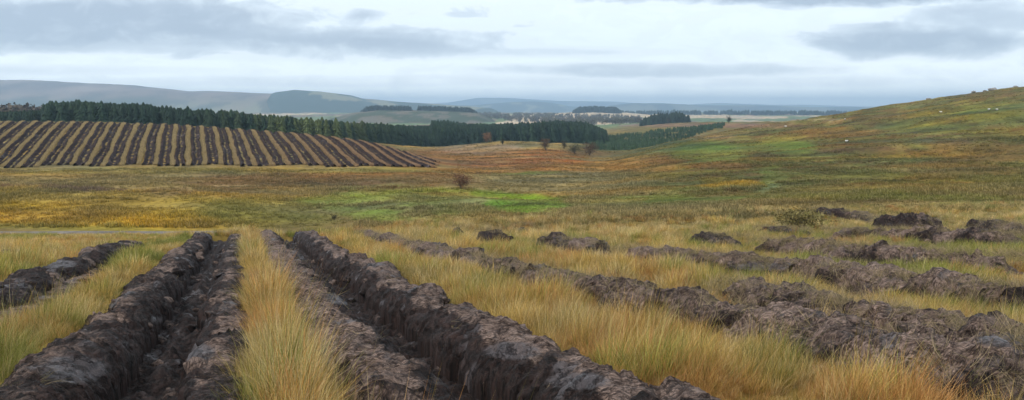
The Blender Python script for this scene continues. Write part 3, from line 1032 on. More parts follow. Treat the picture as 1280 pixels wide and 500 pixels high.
def ridge(i, name, line, W, H, dry, label, style):
    s, p, nor = polyline_frame(line, 0.0045)
    nth = 60 if line[0, 1] < 8 else 36
    th = np.linspace(0, math.pi, nth)
    S = np.repeat(s[:, None], nth, 1)
    TH = np.repeat(th[None], len(s), 0)
    sf, tf = S.ravel(), TH.ravel()
    slant = 0.20 * np.cos(tf) * (1 if i % 2 else -1) + 0.16 * fbm(P3(sf * 1.1, np.cos(tf) * 0.9 + i * 9, np.sin(tf)), 3)
    s2 = np.maximum(sf + slant, 0)
    blk, cut, frac = worley(s2, 100 + i, 0.72)
    r = np.random.default_rng(500 + i)
    bw, bh, bo = r.uniform(0.84, 1.15, 500), r.uniform(0.76, 1.18, 500), r.normal(0, 0.05, 500)
    bt = np.clip(r.normal(0, 0.22, 500), -0.4, 0.4)
    along = fbm(P3(sf, i * 7.7, 0, 0.33), 2)
    soft = sstep(0, 0.10, cut)

    def mixb(a):                                   # blocks differ, joints blend
        return a[blk]
    w = W * (1 + (mixb(bw) - 1) * soft) * (1 + 0.12 * along)
    h = H * (1 + (mixb(bh) - 1) * soft) * (1 + 0.30 * along)
    lap = (0.42 * r.uniform(0.2, 1, 500))[blk] * (frac ** 1.5 - 0.35) * sstep(0, 0.05, cut)      # each slice lies over the next
    h *= 1 + 1.2 * lap - 0.42 * np.exp(-(cut / 0.04) ** 2) * r.uniform(0.1, 1, 500)[blk]
    w *= 1 + 0.6 * lap
    ends = np.minimum(sstep(-0.1, 1.0, sf), sstep(-0.1, 1.0, s[-1] - sf)) if line[0, 1] > 5 else sstep(0, 0.9, s[-1] - sf)
    h *= ends
    w *= 0.55 + 0.45 * ends
    c, sn = -np.cos(tf), np.sin(tf)
    # squared-off slice, tilted block by block
    x = w * np.sign(c) * np.abs(c) ** 0.80
    z = h * np.abs(sn) ** 0.72
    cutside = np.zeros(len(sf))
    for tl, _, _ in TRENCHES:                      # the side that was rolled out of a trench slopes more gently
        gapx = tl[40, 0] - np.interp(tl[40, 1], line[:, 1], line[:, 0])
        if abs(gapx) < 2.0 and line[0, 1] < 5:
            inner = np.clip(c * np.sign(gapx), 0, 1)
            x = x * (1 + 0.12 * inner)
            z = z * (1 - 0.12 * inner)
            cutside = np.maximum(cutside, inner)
    tilt = bt[blk] * soft
    x, z = x + bo[blk] * soft + 0.25 * tilt * z, z * (1 + 0.35 * tilt * c)
    q = P3(sf, x * 1.0 + i * 13, z)
    n1 = fbm(q * 1.9, 4, 0.55)
    n2 = fbm(q * 6.5 + 5, 4, 0.6)
    rid = 1 - np.abs(perlin(q * np.array([3.2, 2.0, 2.0]) + 11)) * 2.2       # creases
    fib = perlin(np.stack([sf * 26, x * 4 + 3, z * 4], 1)) * 0.6 + perlin(np.stack([sf * 13 + x * 5, x * 3, z * 3 + 9], 1))
    disp = W * (0.13 * n1 + 0.055 * n2 - 0.14 * np.maximum(rid - 0.62, 0) * 2.0) + 0.024 * fib * (0.4 + dry) + (0.019 * fbm(q * 15 + 3, 3, 0.6) if line[0, 1] < 14 else 0)
    env = np.minimum(1, 0.45 + sn * 1.5) * (0.3 + 0.7 * ends)
    x = x + c * disp * env
    z = z + sn * disp * env
    sh = sf + W * 0.18 * fbm(q * 3.1 + 31, 3) * env
    px = np.interp(sh, s, p[:, 0]) + np.interp(sf, s, nor[:, 0]) * x
    py = np.interp(sh, s, p[:, 1]) + np.interp(sf, s, nor[:, 1]) * x
    ctr = np.repeat(p, nth, 0)
    zb = land(ctr[:, 0], ctr[:, 1])
    low = 1 - np.clip(z / np.maximum(h, 0.05), 0, 1)
    dtr = np.full(len(px), 9.0)
    for tl, _, _ in TRENCHES:
        if abs(tl[40, 0] - np.interp(tl[40, 1], line[:, 1], line[:, 0])) < 2.0 and line[0, 1] < 5:
            dtr = np.minimum(dtr, dist_to(tl, px, py))
    z3 = zb + z - 0.06 - 0.34 * low ** 1.2 * (1 - sstep(0.25, 0.85, dtr)) - 0.16 * (np.abs(c) > 0.985)
    dm = np.clip(dry * 1.1 * (0.25 + 0.9 * np.clip(z / np.maximum(h, 0.05), 0, 1.2) ** 1.3) + 0.45 * fbm(P3(sf, x, z + i, 0.9), 2) + 0.3 * (bw[blk] - 1) * 3 * soft, 0, 1)
    dm *= 1 - 0.85 * sstep(0.10, 0.55, cutside + 0.25 * fbm(P3(sf, x, z + 3, 2.2), 2))      # darker on the side facing a trench, with a ragged edge
    # dark broken faces at some joints
    dm *= 1 - 0.8 * np.exp(-(cut / 0.06) ** 2) * (r.uniform(0, 1, 500) < 0.6)[blk]
    dm = np.clip(dm * np.where(r.uniform(0, 1, 500) < 0.30, 1.7, 0.72)[blk], 0, 1)
    pu, pv = project(px, py, z3)
    smear = np.zeros(len(px))
    for (su, sv, ru, rv) in SMEARS:                 # faces wiped smooth by the plough
        smear = np.maximum(smear, np.exp(-((pu - su) / ru) ** 2 - ((pv - sv) / rv) ** 2))
    smear *= np.clip(0.4 + sn, 0, 1)
    j = int(len(s) // 2)
    loc = np.array([p[j, 0], p[j, 1], float(land(p[j, 0:1], p[j, 1:2])[0])])
    V = np.stack([px, py, z3], 1) - loc
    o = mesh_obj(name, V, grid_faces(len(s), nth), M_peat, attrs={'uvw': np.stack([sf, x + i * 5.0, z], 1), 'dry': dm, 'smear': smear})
    o.location = loc
    tag(o, label, 'ridge', 'peat ridges turned up by the plough')
    # loose clods that rolled off it
    L = s[-1]
    y0 = line[:, 1].min()
    nclod = int(min(26, max(2, L * 1.1))) if y0 < 14 else int(max(2, L * 0.5))
    for k in range(nclod):
        sc = (r.uniform(0, 1) ** 1.7) * L
        side = r.choice([-1, 1])
        off = side * W * r.uniform(0.55, 1.9 if style == 'b' else 1.15)
        cx = np.interp(sc, s, p[:, 0]) + np.interp(sc, s, nor[:, 0]) * off
        cy = np.interp(sc, s, p[:, 1]) + np.interp(sc, s, nor[:, 1]) * off
        sz = r.uniform(0.06, 0.17) * (1 + 0.02 * cy)
        hz = H * max(0.0, 1 - (abs(off) / W) ** 2) * 0.8
        add_clod(o, cx - loc[0], cy - loc[1], float(land(np.array([cx]), np.array([cy]))[0]) + hz + sz * 0.05 - loc[2], sz)
    return o


for i, (nm, ln, W, H, dry, lab, st) in enumerate(RIDGES):
    ridge(i, nm, ln, W, H, dry, lab, st)


def trench(line, half, which, i):
    s, p, nor = polyline_frame(line, 0.006)
    nc = 56
    k = np.linspace(-1, 1, nc)
    S, K = np.repeat(s[:, None], nc, 1).ravel(), np.repeat(k[None], len(s), 0).ravel()
    x = K * (half + 0.28)
    prof = -0.38 + 0.40 * np.abs(K) ** 3.0 + 0.10 * np.exp(-((x - 0.05) / 0.13) ** 2)
    q = P3(S, x + 50 + i * 20, 0)
    n = 0.10 * fbm(q * 1.7, 4) + 0.075 * fbm(q * 5.5, 4, 0.6)
    cl = np.maximum(perlin(q * 4.2 + 7), 0) * 0.13 + np.maximum(perlin(q * 9 + 3), 0) * 0.06
    z = prof + n + cl
    px = np.interp(S, s, p[:, 0]) + np.interp(S, s, nor[:, 0]) * x
    py = np.interp(S, s, p[:, 1]) + np.interp(S, s, nor[:, 1]) * x
    ctr = np.repeat(p, nc, 0)
    zz = land(ctr[:, 0], ctr[:, 1]) + z
    dm = np.clip(0.10 + 0.40 * fbm(q * 1.2 + 9, 3) + 0.25 * (cl > 0.08), 0, 1)
    o = mesh_obj('furrow', np.stack([px, py, zz], 1), grid_faces(len(s), nc), M_peat, attrs={'uvw': np.stack([S, x + 30 * i, z], 1), 'dry': dm})
    tag(o, f'dark muddy plough trench between the two {which} ridges', kind='structure')
    r = np.random.default_rng(70 + i)
    for c in range(60):
        sc = r.uniform(0, 1) ** 1.8 * s[-1] * 0.8
        off = r.normal(0, 0.33)
        cx = np.interp(sc, s, p[:, 0]) + np.interp(sc, s, nor[:, 0]) * off
        cy = np.interp(sc, s, p[:, 1]) + np.interp(sc, s, nor[:, 1]) * off
        sz = r.uniform(0.035, 0.12) * (1 + 0.03 * cy)
        add_clod(o, cx, cy, float(land(np.array([cx]), np.array([cy]))[0]) - 0.34 + 0.40 * min(1, abs(off) / 0.9) ** 3, sz)


for i, (ln, hw, which) in enumerate(TRENCHES):
    trench(ln, hw, which, i)


# ------------------------------------------------------------------ ploughed hillside across the valley
def ploughed_hillside():
    root = bpy.data.objects.new('ploughed_hillside', None)
    C.objects.link(root)
    tag(root, 'far hillside ploughed in dark stripes for tree planting', kind='structure')
    cx, cy = PTX * 153, 153.0
    d = np.array([PTX, 1.0])
    d /= np.linalg.norm(d)
    n = np.array([d[1], -d[0]])
    gp = []
    sp = 3.02
    for k in range(-24, 18):
        o0 = k * sp
        a = np.arange(-14, 70, 0.45)
        ax = cx + n[0] * o0 + d[0] * a
        ay = cy + n[1] * o0 + d[1] * a
        t = ax / ay
        u, v = project(ax, ay, land(ax, ay))
        lim_lo = 152 + 2.0 * np.sin(k * 1.3) * 0.6 + np.clip(-t - 0.55, 0, 1) * -10
        lim_hi = np.interp(u, [-200, 300, 400, 470, 540], [204, 203, 198, 192, 184])
        ok = (ay > lim_lo) & (ay < lim_hi) & (u < 540) & (u > -120)
        if ok.sum() < 12:
            continue
        a = a[ok]
        # grass crest strip sits half way to the next one
        gp.append((o0 + sp * 0.5, a))
        nc = 15
        w = np.linspace(-1, 1, nc)
        A, Wd = np.repeat(a[:, None], nc, 1).ravel(), np.repeat(w[None], len(a), 0).ravel()
        lat = Wd * (1.12 + 0.14 * math.sin(k * 2.3) + 0.12 * perlin(P3(A, k * 9.1, 0, 0.4))) + 0.42 * perlin(P3(A, k * 5.0, 2, 0.09)) + 0.2 * perlin(P3(A, k * 3.0, 4, 0.3))
        X = cx + n[0] * (o0 + lat) + d[0] * A
        Y = cy + n[1] * (o0 + lat) + d[1] * A
        prof = 0.42 * np.exp(-((Wd + 0.62) / 0.22) ** 2) + 0.34 * np.exp(-((Wd - 0.62) / 0.22) ** 2) - 0.12 * np.exp(-(Wd / 0.3) ** 2)
        q = P3(A, lat + k * 11, 0)
        lump = 0.16 * fbm(q * 0.9, 3) + 0.12 * np.maximum(perlin(q * 1.7 + 4), 0)
        Z = land(X, Y) + 0.10 + prof + lump - 0.5 * (np.abs(Wd) > 0.97)
        mid = len(a) // 2 * nc + nc // 2
        loc = np.array([X[mid], Y[mid], Z[mid]])
        dm = np.clip(0.20 + 0.45 * fbm(q * 0.8 + 3, 3), 0, 1)
        ob = mesh_obj('plough_strip', np.stack([X, Y, Z], 1) - loc, grid_faces(len(a), nc), M_peat_far, parent=root,
                      attrs={'uvw': np.stack([A, lat + k * 7.0, Z - loc[2]], 1) * 0.22, 'dry': dm})
        ob.location = loc
    # pale grass left standing between the stripes
    P, S = [], []
    for o0, a in gp:
        m = len(a) * 8
        aa = rng.uniform(a[0] - 0.5, a[-1] + 0.5, m)
        ll = o0 + rng.normal(0, 0.19, m) + 0.42 * perlin(P3(aa, (o0 / sp - 0.5) * 5.0, 2, 0.09))
        X = cx + n[0] * ll + d[0] * aa
        Y = cy + n[1] * ll + d[1] * aa
        P.append(np.stack([X, Y, land(X, Y) + 0.03], 1))
    P = np.concatenate(P)
    m = len(P)
    u, _ = project(P[:, 0], P[:, 1], P[:, 2])
    k = sstep(200, 520, u)[:, None]
    tint = np.array((0.50, 0.365, 0.175)) * (1 - k) + np.array((0.44, 0.26, 0.15)) * k
    tint = tint * rng.uniform(0.75, 1.25, (m, 1))
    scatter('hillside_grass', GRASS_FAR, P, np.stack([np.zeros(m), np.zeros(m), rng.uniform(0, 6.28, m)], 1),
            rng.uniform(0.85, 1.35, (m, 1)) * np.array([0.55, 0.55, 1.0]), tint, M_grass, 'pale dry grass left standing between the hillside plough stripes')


GRASS_NEAR = [tuft(46, 0.62, 0.006, 0.13, (0.6, 0.9, 1.2, 1.6, 1.0)[k], 900 + k, seg=4, lean=(0.1, 0.3, -0.1, 0.2, 0.15)[k]) for k in range(5)] + [tuft(14, 0.88, 0.0055, 0.11, 0.7, 910 + k, seg=4, lean=0.2) for k in range(2)]
GRASS_MID = [tuft(34, 0.60, 0.012, 0.17, (0.6, 0.9, 1.2, 1.6, 1.0, 0.8)[k], 930 + k, seg=3, lean=(0.1, 0.3, -0.1, 0.2, 0.15, 0)[k]) for k in range(6)]
GRASS_FAR = [tuft(22, 0.55, 0.05, 0.32, 0.95, 960 + k, seg=2) for k in range(5)]
STRAWS = [tuft(14, 0.42, 0.006, 0.10, 1.5, 990 + k, seg=4) for k in range(6)]

ploughed_hillside()


# ------------------------------------------------------------------ near grass
def near_grass():
    for (nm, prot, y0, y1, num, wide, lab) in (
            ('tall_grass', GRASS_NEAR, 2.6, 15.0, 36000, 0.95, 'tall golden and green moor grass standing between the near plough ridges'),
            ('moor_grass', GRASS_MID, 13.5, 58.0, 60000, 0.85, 'dry tawny moor grass covering the slope around the farther plough ridges')):
        y = np.exp(rng.uniform(math.log(y0), math.log(y1), num * 2))
        keep = rng.uniform(0, 1, len(y)) < (0.35 + 0.65 * (y - y0) / (y1 - y0))
        y = y[keep][:num]
        t = rng.uniform(-wide, wide, len(y))
        x = t * (y + 1.5)
        dmin = np.full(len(x), 9.0)
        near_r = np.full(len(x), 9.0)
        for (_, ln, W, H, *_r) in RIDGES:
            dd = dist_to(ln, x, y)
            dmin = np.minimum(dmin, dd / (W * (0.93 if _r[-1] == 'a' else 0.72)))
            near_r = np.minimum(near_r, dd - W)
        for ln, hw, _ in TRENCHES:
            dmin = np.minimum(dmin, dist_to(ln, x, y) / 1.2)
        gap = fbm(P3(x, y, 3, 0.55), 3)
        ok = (dmin > rng.uniform(0.80, 1.08, len(x))) & (gap + rng.uniform(-0.25, 0.25, len(x)) > -0.34)
        lt = x - TX0 * y
        ok &= ~((y < 4.4) & (((lt > -2.6) & (lt < -0.1)) | ((lt > 0.85) & (lt < 4.1))))
        track = (y > 54.0) & (x / y < -0.15)
        ok &= ~track
        x, y, near_r = x[ok], y[ok], near_r[ok]
        z = land(x, y)
        n = len(x)
        lat = x - TX0 * y
        u, v = project(x, y, z)
        g = fbm(P3(x, y, 3, 0.55), 3)
        g2 = fbm(P3(x, y, 8, 0.14), 3)
        green = 0.30 + 0.9 * g2 + 0.35 * g
        # the strip between the two near trenches is the goldest; greener towards the lower right and left
        strip = np.exp(-((lat - 0.42) / 0.5) ** 2)
        green += -0.55 * strip
        green += 0.40 * np.exp(-(((u - 800) / 300) ** 2 + ((v - 470) / 45) ** 2)) + 0.30 * np.exp(-(((u - 30) / 90) ** 2 + ((v - 420) / 50) ** 2))
        green += 0.35 * sstep(980, 1150, u) * (1 - sstep(380, 440, v)) - 0.25 * np.exp(-(((u - 500) / 170) ** 2 + ((v - 320) / 45) ** 2))
        green = np.clip(green, 0, 1)[:, None]
        tawny = np.clip(0.05 + 0.8 * fbm(P3(x, y, 14, 0.25), 2) + 0.55 * np.exp(-(((u - 790) / 170) ** 2 + ((v - 400) / 40) ** 2)) + 0.3 * sstep(260, 200, v), 0, 1)[:, None]
        gold = np.array((0.53, 0.345, 0.085))
        tw = np.array((0.48, 0.225, 0.068))
        gr = np.array((0.190, 0.220, 0.036))
        pale = np.array((0.62, 0.47, 0.22))
        pick = rng.uniform(0, 1, n)
        fine = fbm(P3(x, y, 23, 1.1), 2)
        fs = sstep(30, 44, y) * sstep(420, 520, u)
        green = green * (1 - 0.55 * fs[:, None])
        isg = (pick < np.clip(green[:, 0] * 1.3 - 0.12 + 0.5 * fine, 0.03, 0.95))[:, None]
        isw = (rng.uniform(0, 1, n) < np.clip(tawny[:, 0] * 1.1 - 0.5 * fine, 0.05, 0.85))[:, None]
        isp = (rng.uniform(0, 1, n) < np.clip(0.26 + 0.5 * fine + 0.2 * strip + 0.3 * fs, 0.03, 0.75))[:, None]
        tint = np.where(isg, gr * rng.uniform(0.8, 1.25, (n, 1)) + 0.25 * (gold - gr) * rng.uniform(0, 1, (n, 1)), np.where(isw, tw, np.where(isp, pale, gold)))
        tint = tint * rng.uniform(0.62, 1.3, (n, 1)) * (1 + 0.35 * g[:, None])
        ht = np.clip(0.76 + 0.75 * g + 0.35 * fine, 0.3, 1.5) * rng.uniform(0.6, 1.3, n)
        ht *= 0.50 + 0.50 * sstep(-0.05, 0.55, near_r)
        ht *= 1.0 - 0.30 * sstep(2.0, 8.0, lat) * (1 - sstep(8, 20, y)) - 0.25 * sstep(18, 40, lat)
        ht *= 1 + 0.40 * strip
        ht *= 1 - 0.55 * sstep(260, 180, u) * sstep(30, 42, y) - 0.30 * sstep(9, 14, lat)
        ht *= 1 + 0.35 * fs * np.clip(0.5 + fine, 0, 1)
        rot = np.stack([rng.normal(0, 0.10, n), rng.normal(0, 0.10, n), rng.normal(0, 1.0, n)], 1)
        wdt = 0.9 + 0.25 * sstep(15, 50, y)
        scl = np.stack([ht ** 0.5 * wdt, ht ** 0.5 * wdt, ht], 1)
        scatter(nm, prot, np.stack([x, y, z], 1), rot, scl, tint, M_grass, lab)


near_grass()


def ridge_straw():
    """dead stems combed over the turned slices"""
    P, Rr, Sc, Ti = [], [], [], []
    for i, (nm, ln, W, H, dry, lab, st) in enumerate(RIDGES):
        L = len(ln) * 0.25
        num = int(L * 85 * (0.3 + dry)) if st == 'b' else (int(L * 2) if dry > 0.9 else 4)
        num = min(num, 1500)
        k = rng.integers(0, len(ln), num)
        off = rng.uniform(-1.05, 1.05, num) * W
        d = np.gradient(ln, axis=0)
        d /= np.linalg.norm(d, axis=1)[:, None]
        x = ln[k, 0] + d[k, 1] * off + rng.normal(0, 0.1, num)
        y = ln[k, 1] - d[k, 0] * off + rng.normal(0, 0.1, num)
        z = land(x, y) + H * np.maximum(0, 1 - (off / W) ** 2) ** 0.7 * 0.92 - 0.02
        P.append(np.stack([x, y, z], 1))
        flat = 0.8 if st == 'b' else 1.35
        Rr.append(np.stack([rng.choice([-1, 1], num) * rng.normal(flat, 0.25, num), rng.normal(0, 0.4, num), rng.uniform(0, 6.28, num)], 1))
        Sc.append(rng.uniform(0.4, 0.95, (num, 1)) * np.ones((1, 3)))
        Ti.append(np.array((0.40, 0.30, 0.17)) * rng.uniform(0.5, 1.15, (num, 1)))
    scatter('dead_grass', STRAWS, np.concatenate(P), np.concatenate(Rr), np.concatenate(Sc), np.concatenate(Ti), M_grass,
            'dead straw stems lying over the turned peat ridges')


ridge_straw()


# ------------------------------------------------------------------ tussocks of the valley and the hill
def mid_tussocks():
    num = 110000
    y = np.exp(rng.uniform(math.log(54), math.log(330), num))
    x = rng.uniform(-0.80, 0.80, num) * y
    pm = plant_mask(x, y)
    t = x / y
    track = (y < 62) & (t < -0.20)
    n = fbm(P3(x, y, 2, 0.09), 3)
    ok = (pm < 0.4) & ~track & (rng.uniform(-0.9, 1, num) < n + 0.35)
    x, y, n = x[ok], y[ok], n[ok]
    z = land(x, y)
    tint = moor_colour(x, y, z) * 1.45 * rng.uniform(0.7, 1.3, (len(x), 1))
    h = (0.55 + 0.5 * n) * rng.uniform(0.5, 1.1, len(x))
    greenness = (tint[:, 1] > tint[:, 0] * 0.98)
    h = h * np.where(greenness, 0.35, 1.0)
    s = np.stack([h * 1.35 + 0.25, h * 1.35 + 0.25, h + 0.1], 1)
    m = len(x)
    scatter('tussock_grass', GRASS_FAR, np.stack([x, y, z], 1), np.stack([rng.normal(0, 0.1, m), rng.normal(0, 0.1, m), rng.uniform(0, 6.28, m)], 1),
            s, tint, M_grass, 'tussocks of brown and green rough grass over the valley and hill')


mid_tussocks()


# ------------------------------------------------------------------ woods
def wood(name, protos, u0, u1, y0f, y1f, num, hmean, tints, label, hsd=0.06, jit=None, lift=0.0, hfun=None, thin=None):
    u = rng.uniform(u0, u1, num)
    f = rng.uniform(0, 1, num) ** 0.9
    ya = np.interp(u, [p[0] for p in y0f], [p[1] for p in y0f])
    yb = np.interp(u, [p[0] for p in y1f], [p[1] for p in y1f])
    y = ya + (yb - ya) * f
    tx, _ = ray(u, 170)
    x = tx * y
    z = land(x, y) + lift
    n = fbm(P3(x, y, 1, 1 / 40.0), 3)
    if thin is not None:
        keep = fbm(P3(x, y, 7, 1 / 14.0), 3) + rng.uniform(-0.2, 0.2, num) > thin
        u, y, x, z, n = u[keep], y[keep], x[keep], z[keep], n[keep]
        num = len(u)
    h = hmean * (1 + hsd * rng.normal(0, 1, num) + 0.18 * n)
    h = np.clip(h, hmean * 0.45, hmean * 1.5)
    if hfun is not None:
        h = h * hfun(u)
    ta, tb = np.array(tints[0]), np.array(tints[1])
    k = np.clip(0.5 + 0.9 * n + rng.normal(0, 0.25, num), 0, 1)[:, None]
    tint = (ta * (1 - k) + tb * k) * rng.uniform(0.8, 1.2, (num, 1))
    if jit is not None:
        tint = jit(u, y, tint)
    scatter(name, protos, np.stack([x, y, z], 1), np.stack([rng.normal(0, 0.03, num), rng.normal(0, 0.03, num), rng.uniform(0, 6.28, num)], 1),
            np.stack([h, h, h], 1), tint, M_tree, label)


CON = [conifer(k, 1.0, 0.27 + 0.03 * (k % 3)) for k in range(5)]
LEAF = [leafball(40 + k) for k in range(5)]


def lighter(u, y, tint):
    k = (np.exp(-((u - 390) / 90) ** 2) * (1 - sstep(300, 360, y)))[:, None] * (rng.uniform(0, 1, (len(u), 1)) < 0.55)
    return tint * (1 - k) + np.array((0.085, 0.105, 0.035)) * k


wood('conifer_forest', CON, -160, 565, [(-160, 262), (60, 266), (250, 268), (420, 285), (565, 395)], [(-160, 420), (60, 400), (300, 430), (565, 520)], 12000, 7.6,
     ((0.018, 0.036, 0.021), (0.030, 0.052, 0.027)), 'dark conifer forest behind the ploughed hillside', jit=lighter,
     hfun=lambda u: np.interp(u, [0, 52, 64, 300, 450], [0.62, 0.66, 1.0, 1.0, 1.0]))
wood('conifer_forest', CON, 540, 758, [(540, 392), (620, 400), (700, 420), (758, 430)], [(540, 560), (700, 600), (758, 520)], 5000, 9.5,
     ((0.016, 0.034, 0.020), (0.030, 0.052, 0.027)), 'dark conifer forest in the valley behind the red bracken',
     hfun=lambda u: np.interp(u, [540, 700, 735, 758], [1.0, 1.15, 1.0, 0.5]))
wood('young_plantation', CON, 738, 905, [(738, 330), (800, 335), (860, 400), (905, 560)], [(738, 520), (800, 520), (860, 560), (905, 640)], 2600, 1.8,
     ((0.030, 0.055, 0.026), (0.050, 0.085, 0.036)), 'young green conifer plantation in the dip beyond the grassy slope', hsd=0.34, thin=-0.12)
wood('conifer_belt', CON, 800, 862, [(800, 860), (862, 900)], [(800, 930), (862, 960)], 420, 9.5,
     ((0.018, 0.032, 0.02), (0.03, 0.048, 0.026)), 'small dark conifer belt beside the pinkish field', hsd=0.18,
     hfun=lambda u: np.interp(u, [800, 815, 850, 862], [0.5, 1.0, 1.0, 0.6]))
wood('broadleaf_wood', LEAF, 590, 800, [(590, 1900), (700, 1300), (800, 1200)], [(590, 2600), (700, 2400), (800, 1900)], 520, 9.0,
     ((0.075, 0.058, 0.042), (0.11, 0.10, 0.05)), 'grey-brown bare broadleaf trees scattered over the valley fields')
wood('distant_wood', CON, 770, 1110, [(770, 2700), (1110, 2500)], [(770, 2820), (1110, 2640)], 700, 14,
     ((0.02, 0.034, 0.024), (0.03, 0.045, 0.03)), 'thin dark line of woods along the foot of the far right hills')
wood('broadleaf_wood', LEAF, -60, 56, [(-60, 420), (56, 420)], [(-60, 520), (56, 520)], 160, 13,
     ((0.07, 0.055, 0.04), (0.10, 0.075, 0.045)), 'bare grey-brown trees above the forest at the left edge')


def knoll_wood(sky, depth, half, base, u0, u1, k0, k1, num, hh, gap, label):
    u = rng.uniform(u0, u1, num)
    k = rng.uniform(k0, k1, num)
    band = fbm(P3(u / 22.0, k * 3, 1), 2) > gap
    u, k = u[band], k[band]
    y = depth + half * k
    vt = np.interp(u, [p[0] for p in sky], [p[1] for p in sky])
    tx, tz = ray(u, vt)
    z = base + (tz * depth + EYE - base) * np.cos(k * math.pi / 2) ** 1.1 - 1.0
    n = len(u)
    taper = np.minimum(1, 0.45 + np.minimum(u - u0, u1 - u) / 14.0)
    scatter('distant_wood', CON, np.stack([tx * y, y, z], 1), np.stack([np.zeros(n), np.zeros(n), rng.uniform(0, 6.28, n)], 1),
            (rng.uniform(0.75, 1.25, n) * hh * taper)[:, None] * np.array([[1.2, 1.2, 1.0]]), np.array((0.022, 0.036, 0.024)) * rng.uniform(0.8, 1.3, (n, 1)), M_tree, label)


knoll_wood(KNOLL, 1700, 260, -36, 450, 596, -0.15, 0.35, 1000, 10, -0.25, 'dark conifers left standing along the top of the part-felled knoll')
knoll_wood(RISE, 2400, 300, -30, 716, 777, -0.3, 0.4, 700, 15, -0.6, 'far dark wood on the low rise across the valley')


# ------------------------------------------------------------------ single bushes and trees
def branch_mesh(V, Fs, a, b, r0, r1, sides=6):
    a, b = np.array(a, float), np.array(b, float)
    d = b - a
    d /= np.linalg.norm(d)
    e1 = np.cross(d, (0.3, 0.9, 0.2))
    e1 /= np.linalg.norm(e1)
    e2 = np.cross(d, e1)
    i = len(V)
    for p, r in ((a, r0), (b, r1)):
        for k in range(sides):
            q = 2 * math.pi * k / sides
            V.append(p + (e1 * math.cos(q) + e2 * math.sin(q)) * r)
    for k in range(sides):
        k2 = (k + 1) % sides
        Fs.append((i + k, i + k2, i + sides + k2, i + sides + k))


def leaf_mat(name, c):
    m, w, b, out = new_mat(name)
    n = w.noise(w.node('ShaderNodeTexCoord').outputs['Object'], 1.5, 3, 0.6)
    r = w.attr('r')[2]
    k = w.math('MULTIPLY', w.ramp(r, 0, 1, 0.6, 1.4, False), w.ramp(n, 0.3, 0.7, 0.75, 1.25))
    w.put(b.inputs['Base Color'], w.mix(1.0, c, w.vec(k, k, k), 'MULTIPLY'))
    return m


def bush(name, u, v, width, height, colour, label, cat, seed, trunk=0.0, group=None, y_at=None, conic=False):
    if y_at is None:
        x, y, z = hit(u, v)
    else:
        y = y_at
        x = float(ray(u, v)[0]) * y
        z = float(land(np.array([x]), np.array([y]))[0])
    r = np.random.default_rng(seed)
    root = bpy.data.objects.new(name, None)
    root.location = (x, y, z - 0.05)
    C.objects.link(root)
    tag(root, label, cat, group)
    V, Q = [], []
    tips = []
    nb = 9
    zt = trunk * height
    if trunk:
        branch_mesh(V, Q, (0, 0, 0), (0, 0, zt + 0.25 * height), 0.05 * height * 0.6, 0.03 * height * 0.6, 8)
    for k in range(nb):
        a = 2 * math.pi * k / nb + r.normal(0, 0.3)
        rr = width * 0.38 * r.uniform(0.3, 1)
        tip = np.array([math.cos(a) * rr, math.sin(a) * rr, height * r.uniform(0.6, 0.93)])
        st = np.array([0, 0, zt + 0.05 * height * r.uniform(0, 1)]) + r.normal(0, 0.02, 3) * width
        st[2] = max(st[2], 0)
        mid = st * 0.45 + tip * 0.55 + r.normal(0, 0.05, 3) * width
        branch_mesh(V, Q, st, mid, 0.016 * height, 0.010 * height)
        branch_mesh(V, Q, mid, tip, 0.010 * height, 0.004 * height)
        tips += [mid, tip]
    mesh_obj('trunk' if trunk else 'stem', np.array(V), np.array(Q), M_bark, parent=root)
    V, T, R = [], [], []
    n = 1500
    tips = np.array(tips)
    cl = np.concatenate([tips, r.normal(0, 1, (14, 3)) * np.array([width * 0.20, width * 0.20, height * 0.18]) + np.array([0, 0, zt + (height - zt) * 0.55])])
    for k in range(n):
        c = cl[r.integers(len(cl))]
        p = c + r.normal(0, 1, 3) * np.array([width * 0.10, width * 0.10, height * 0.085])
        if p[2] < 0.04 * height + zt * 0.8:
            continue
        d = r.normal(size=3)
        d /= np.linalg.norm(d)
        e = np.cross(d, r.normal(size=3))
        e /= np.linalg.norm(e)
        s = 0.030 * max(width, height) * r.uniform(0.6, 1.3)
        i = len(V)
        V += [p - d * s, p + e * s * 0.45, p + d * s, p - e * s * 0.45]
        T += [(i, i + 1, i + 2, i + 3)]
        R += [r.uniform()] * 4
    if conic:
        V = [np.array([q[0] * (1.25 - q[2] / height), q[1] * (1.25 - q[2] / height), q[2]]) for q in V]
    mesh_obj('crown', np.array(V), np.array(T), leaf_mat(name + '_leaf', colour), parent=root, attrs={'r': np.array(R)}, smooth=False)


BR = (0.12, 0.065, 0.04)
bush('bush', 576, 236, 2.6, 2.0, (0.155, 0.075, 0.042), 'round reddish-brown bush by the pale green grass in the hollow', 'bush', 1)
bush('bush', 682, 188, 4.6, 3.8, (0.105, 0.065, 0.038), 'brown round bush in front of the dark forest end', 'bush', 2)
bush('bush', 705, 186, 2.6, 3.0, (0.055, 0.050, 0.028), 'small dark bush right of the brown round bush', 'bush', 3)
bush('bush', 737, 194, 6.0, 4.2, (0.095, 0.060, 0.036), 'wide dark-brown bush at the end of the red bracken', 'bush', 4)
bush('bush', 718, 192, 5.0, 3.4, (0.085, 0.080, 0.040), 'olive-brown bush touching the wide dark-brown one', 'bush', 5)
bush('small_tree', 609, 177, 4.2, 4.0, (0.24, 0.125, 0.065), 'orange-brown small tree on top of the grassy knoll', 'tree', 6, 0.15, y_at=306)
bush('bush', 628, 181, 1.6, 2.3, (0.045, 0.050, 0.028), 'tiny dark green bush beside the grassy knoll', 'bush', 7)
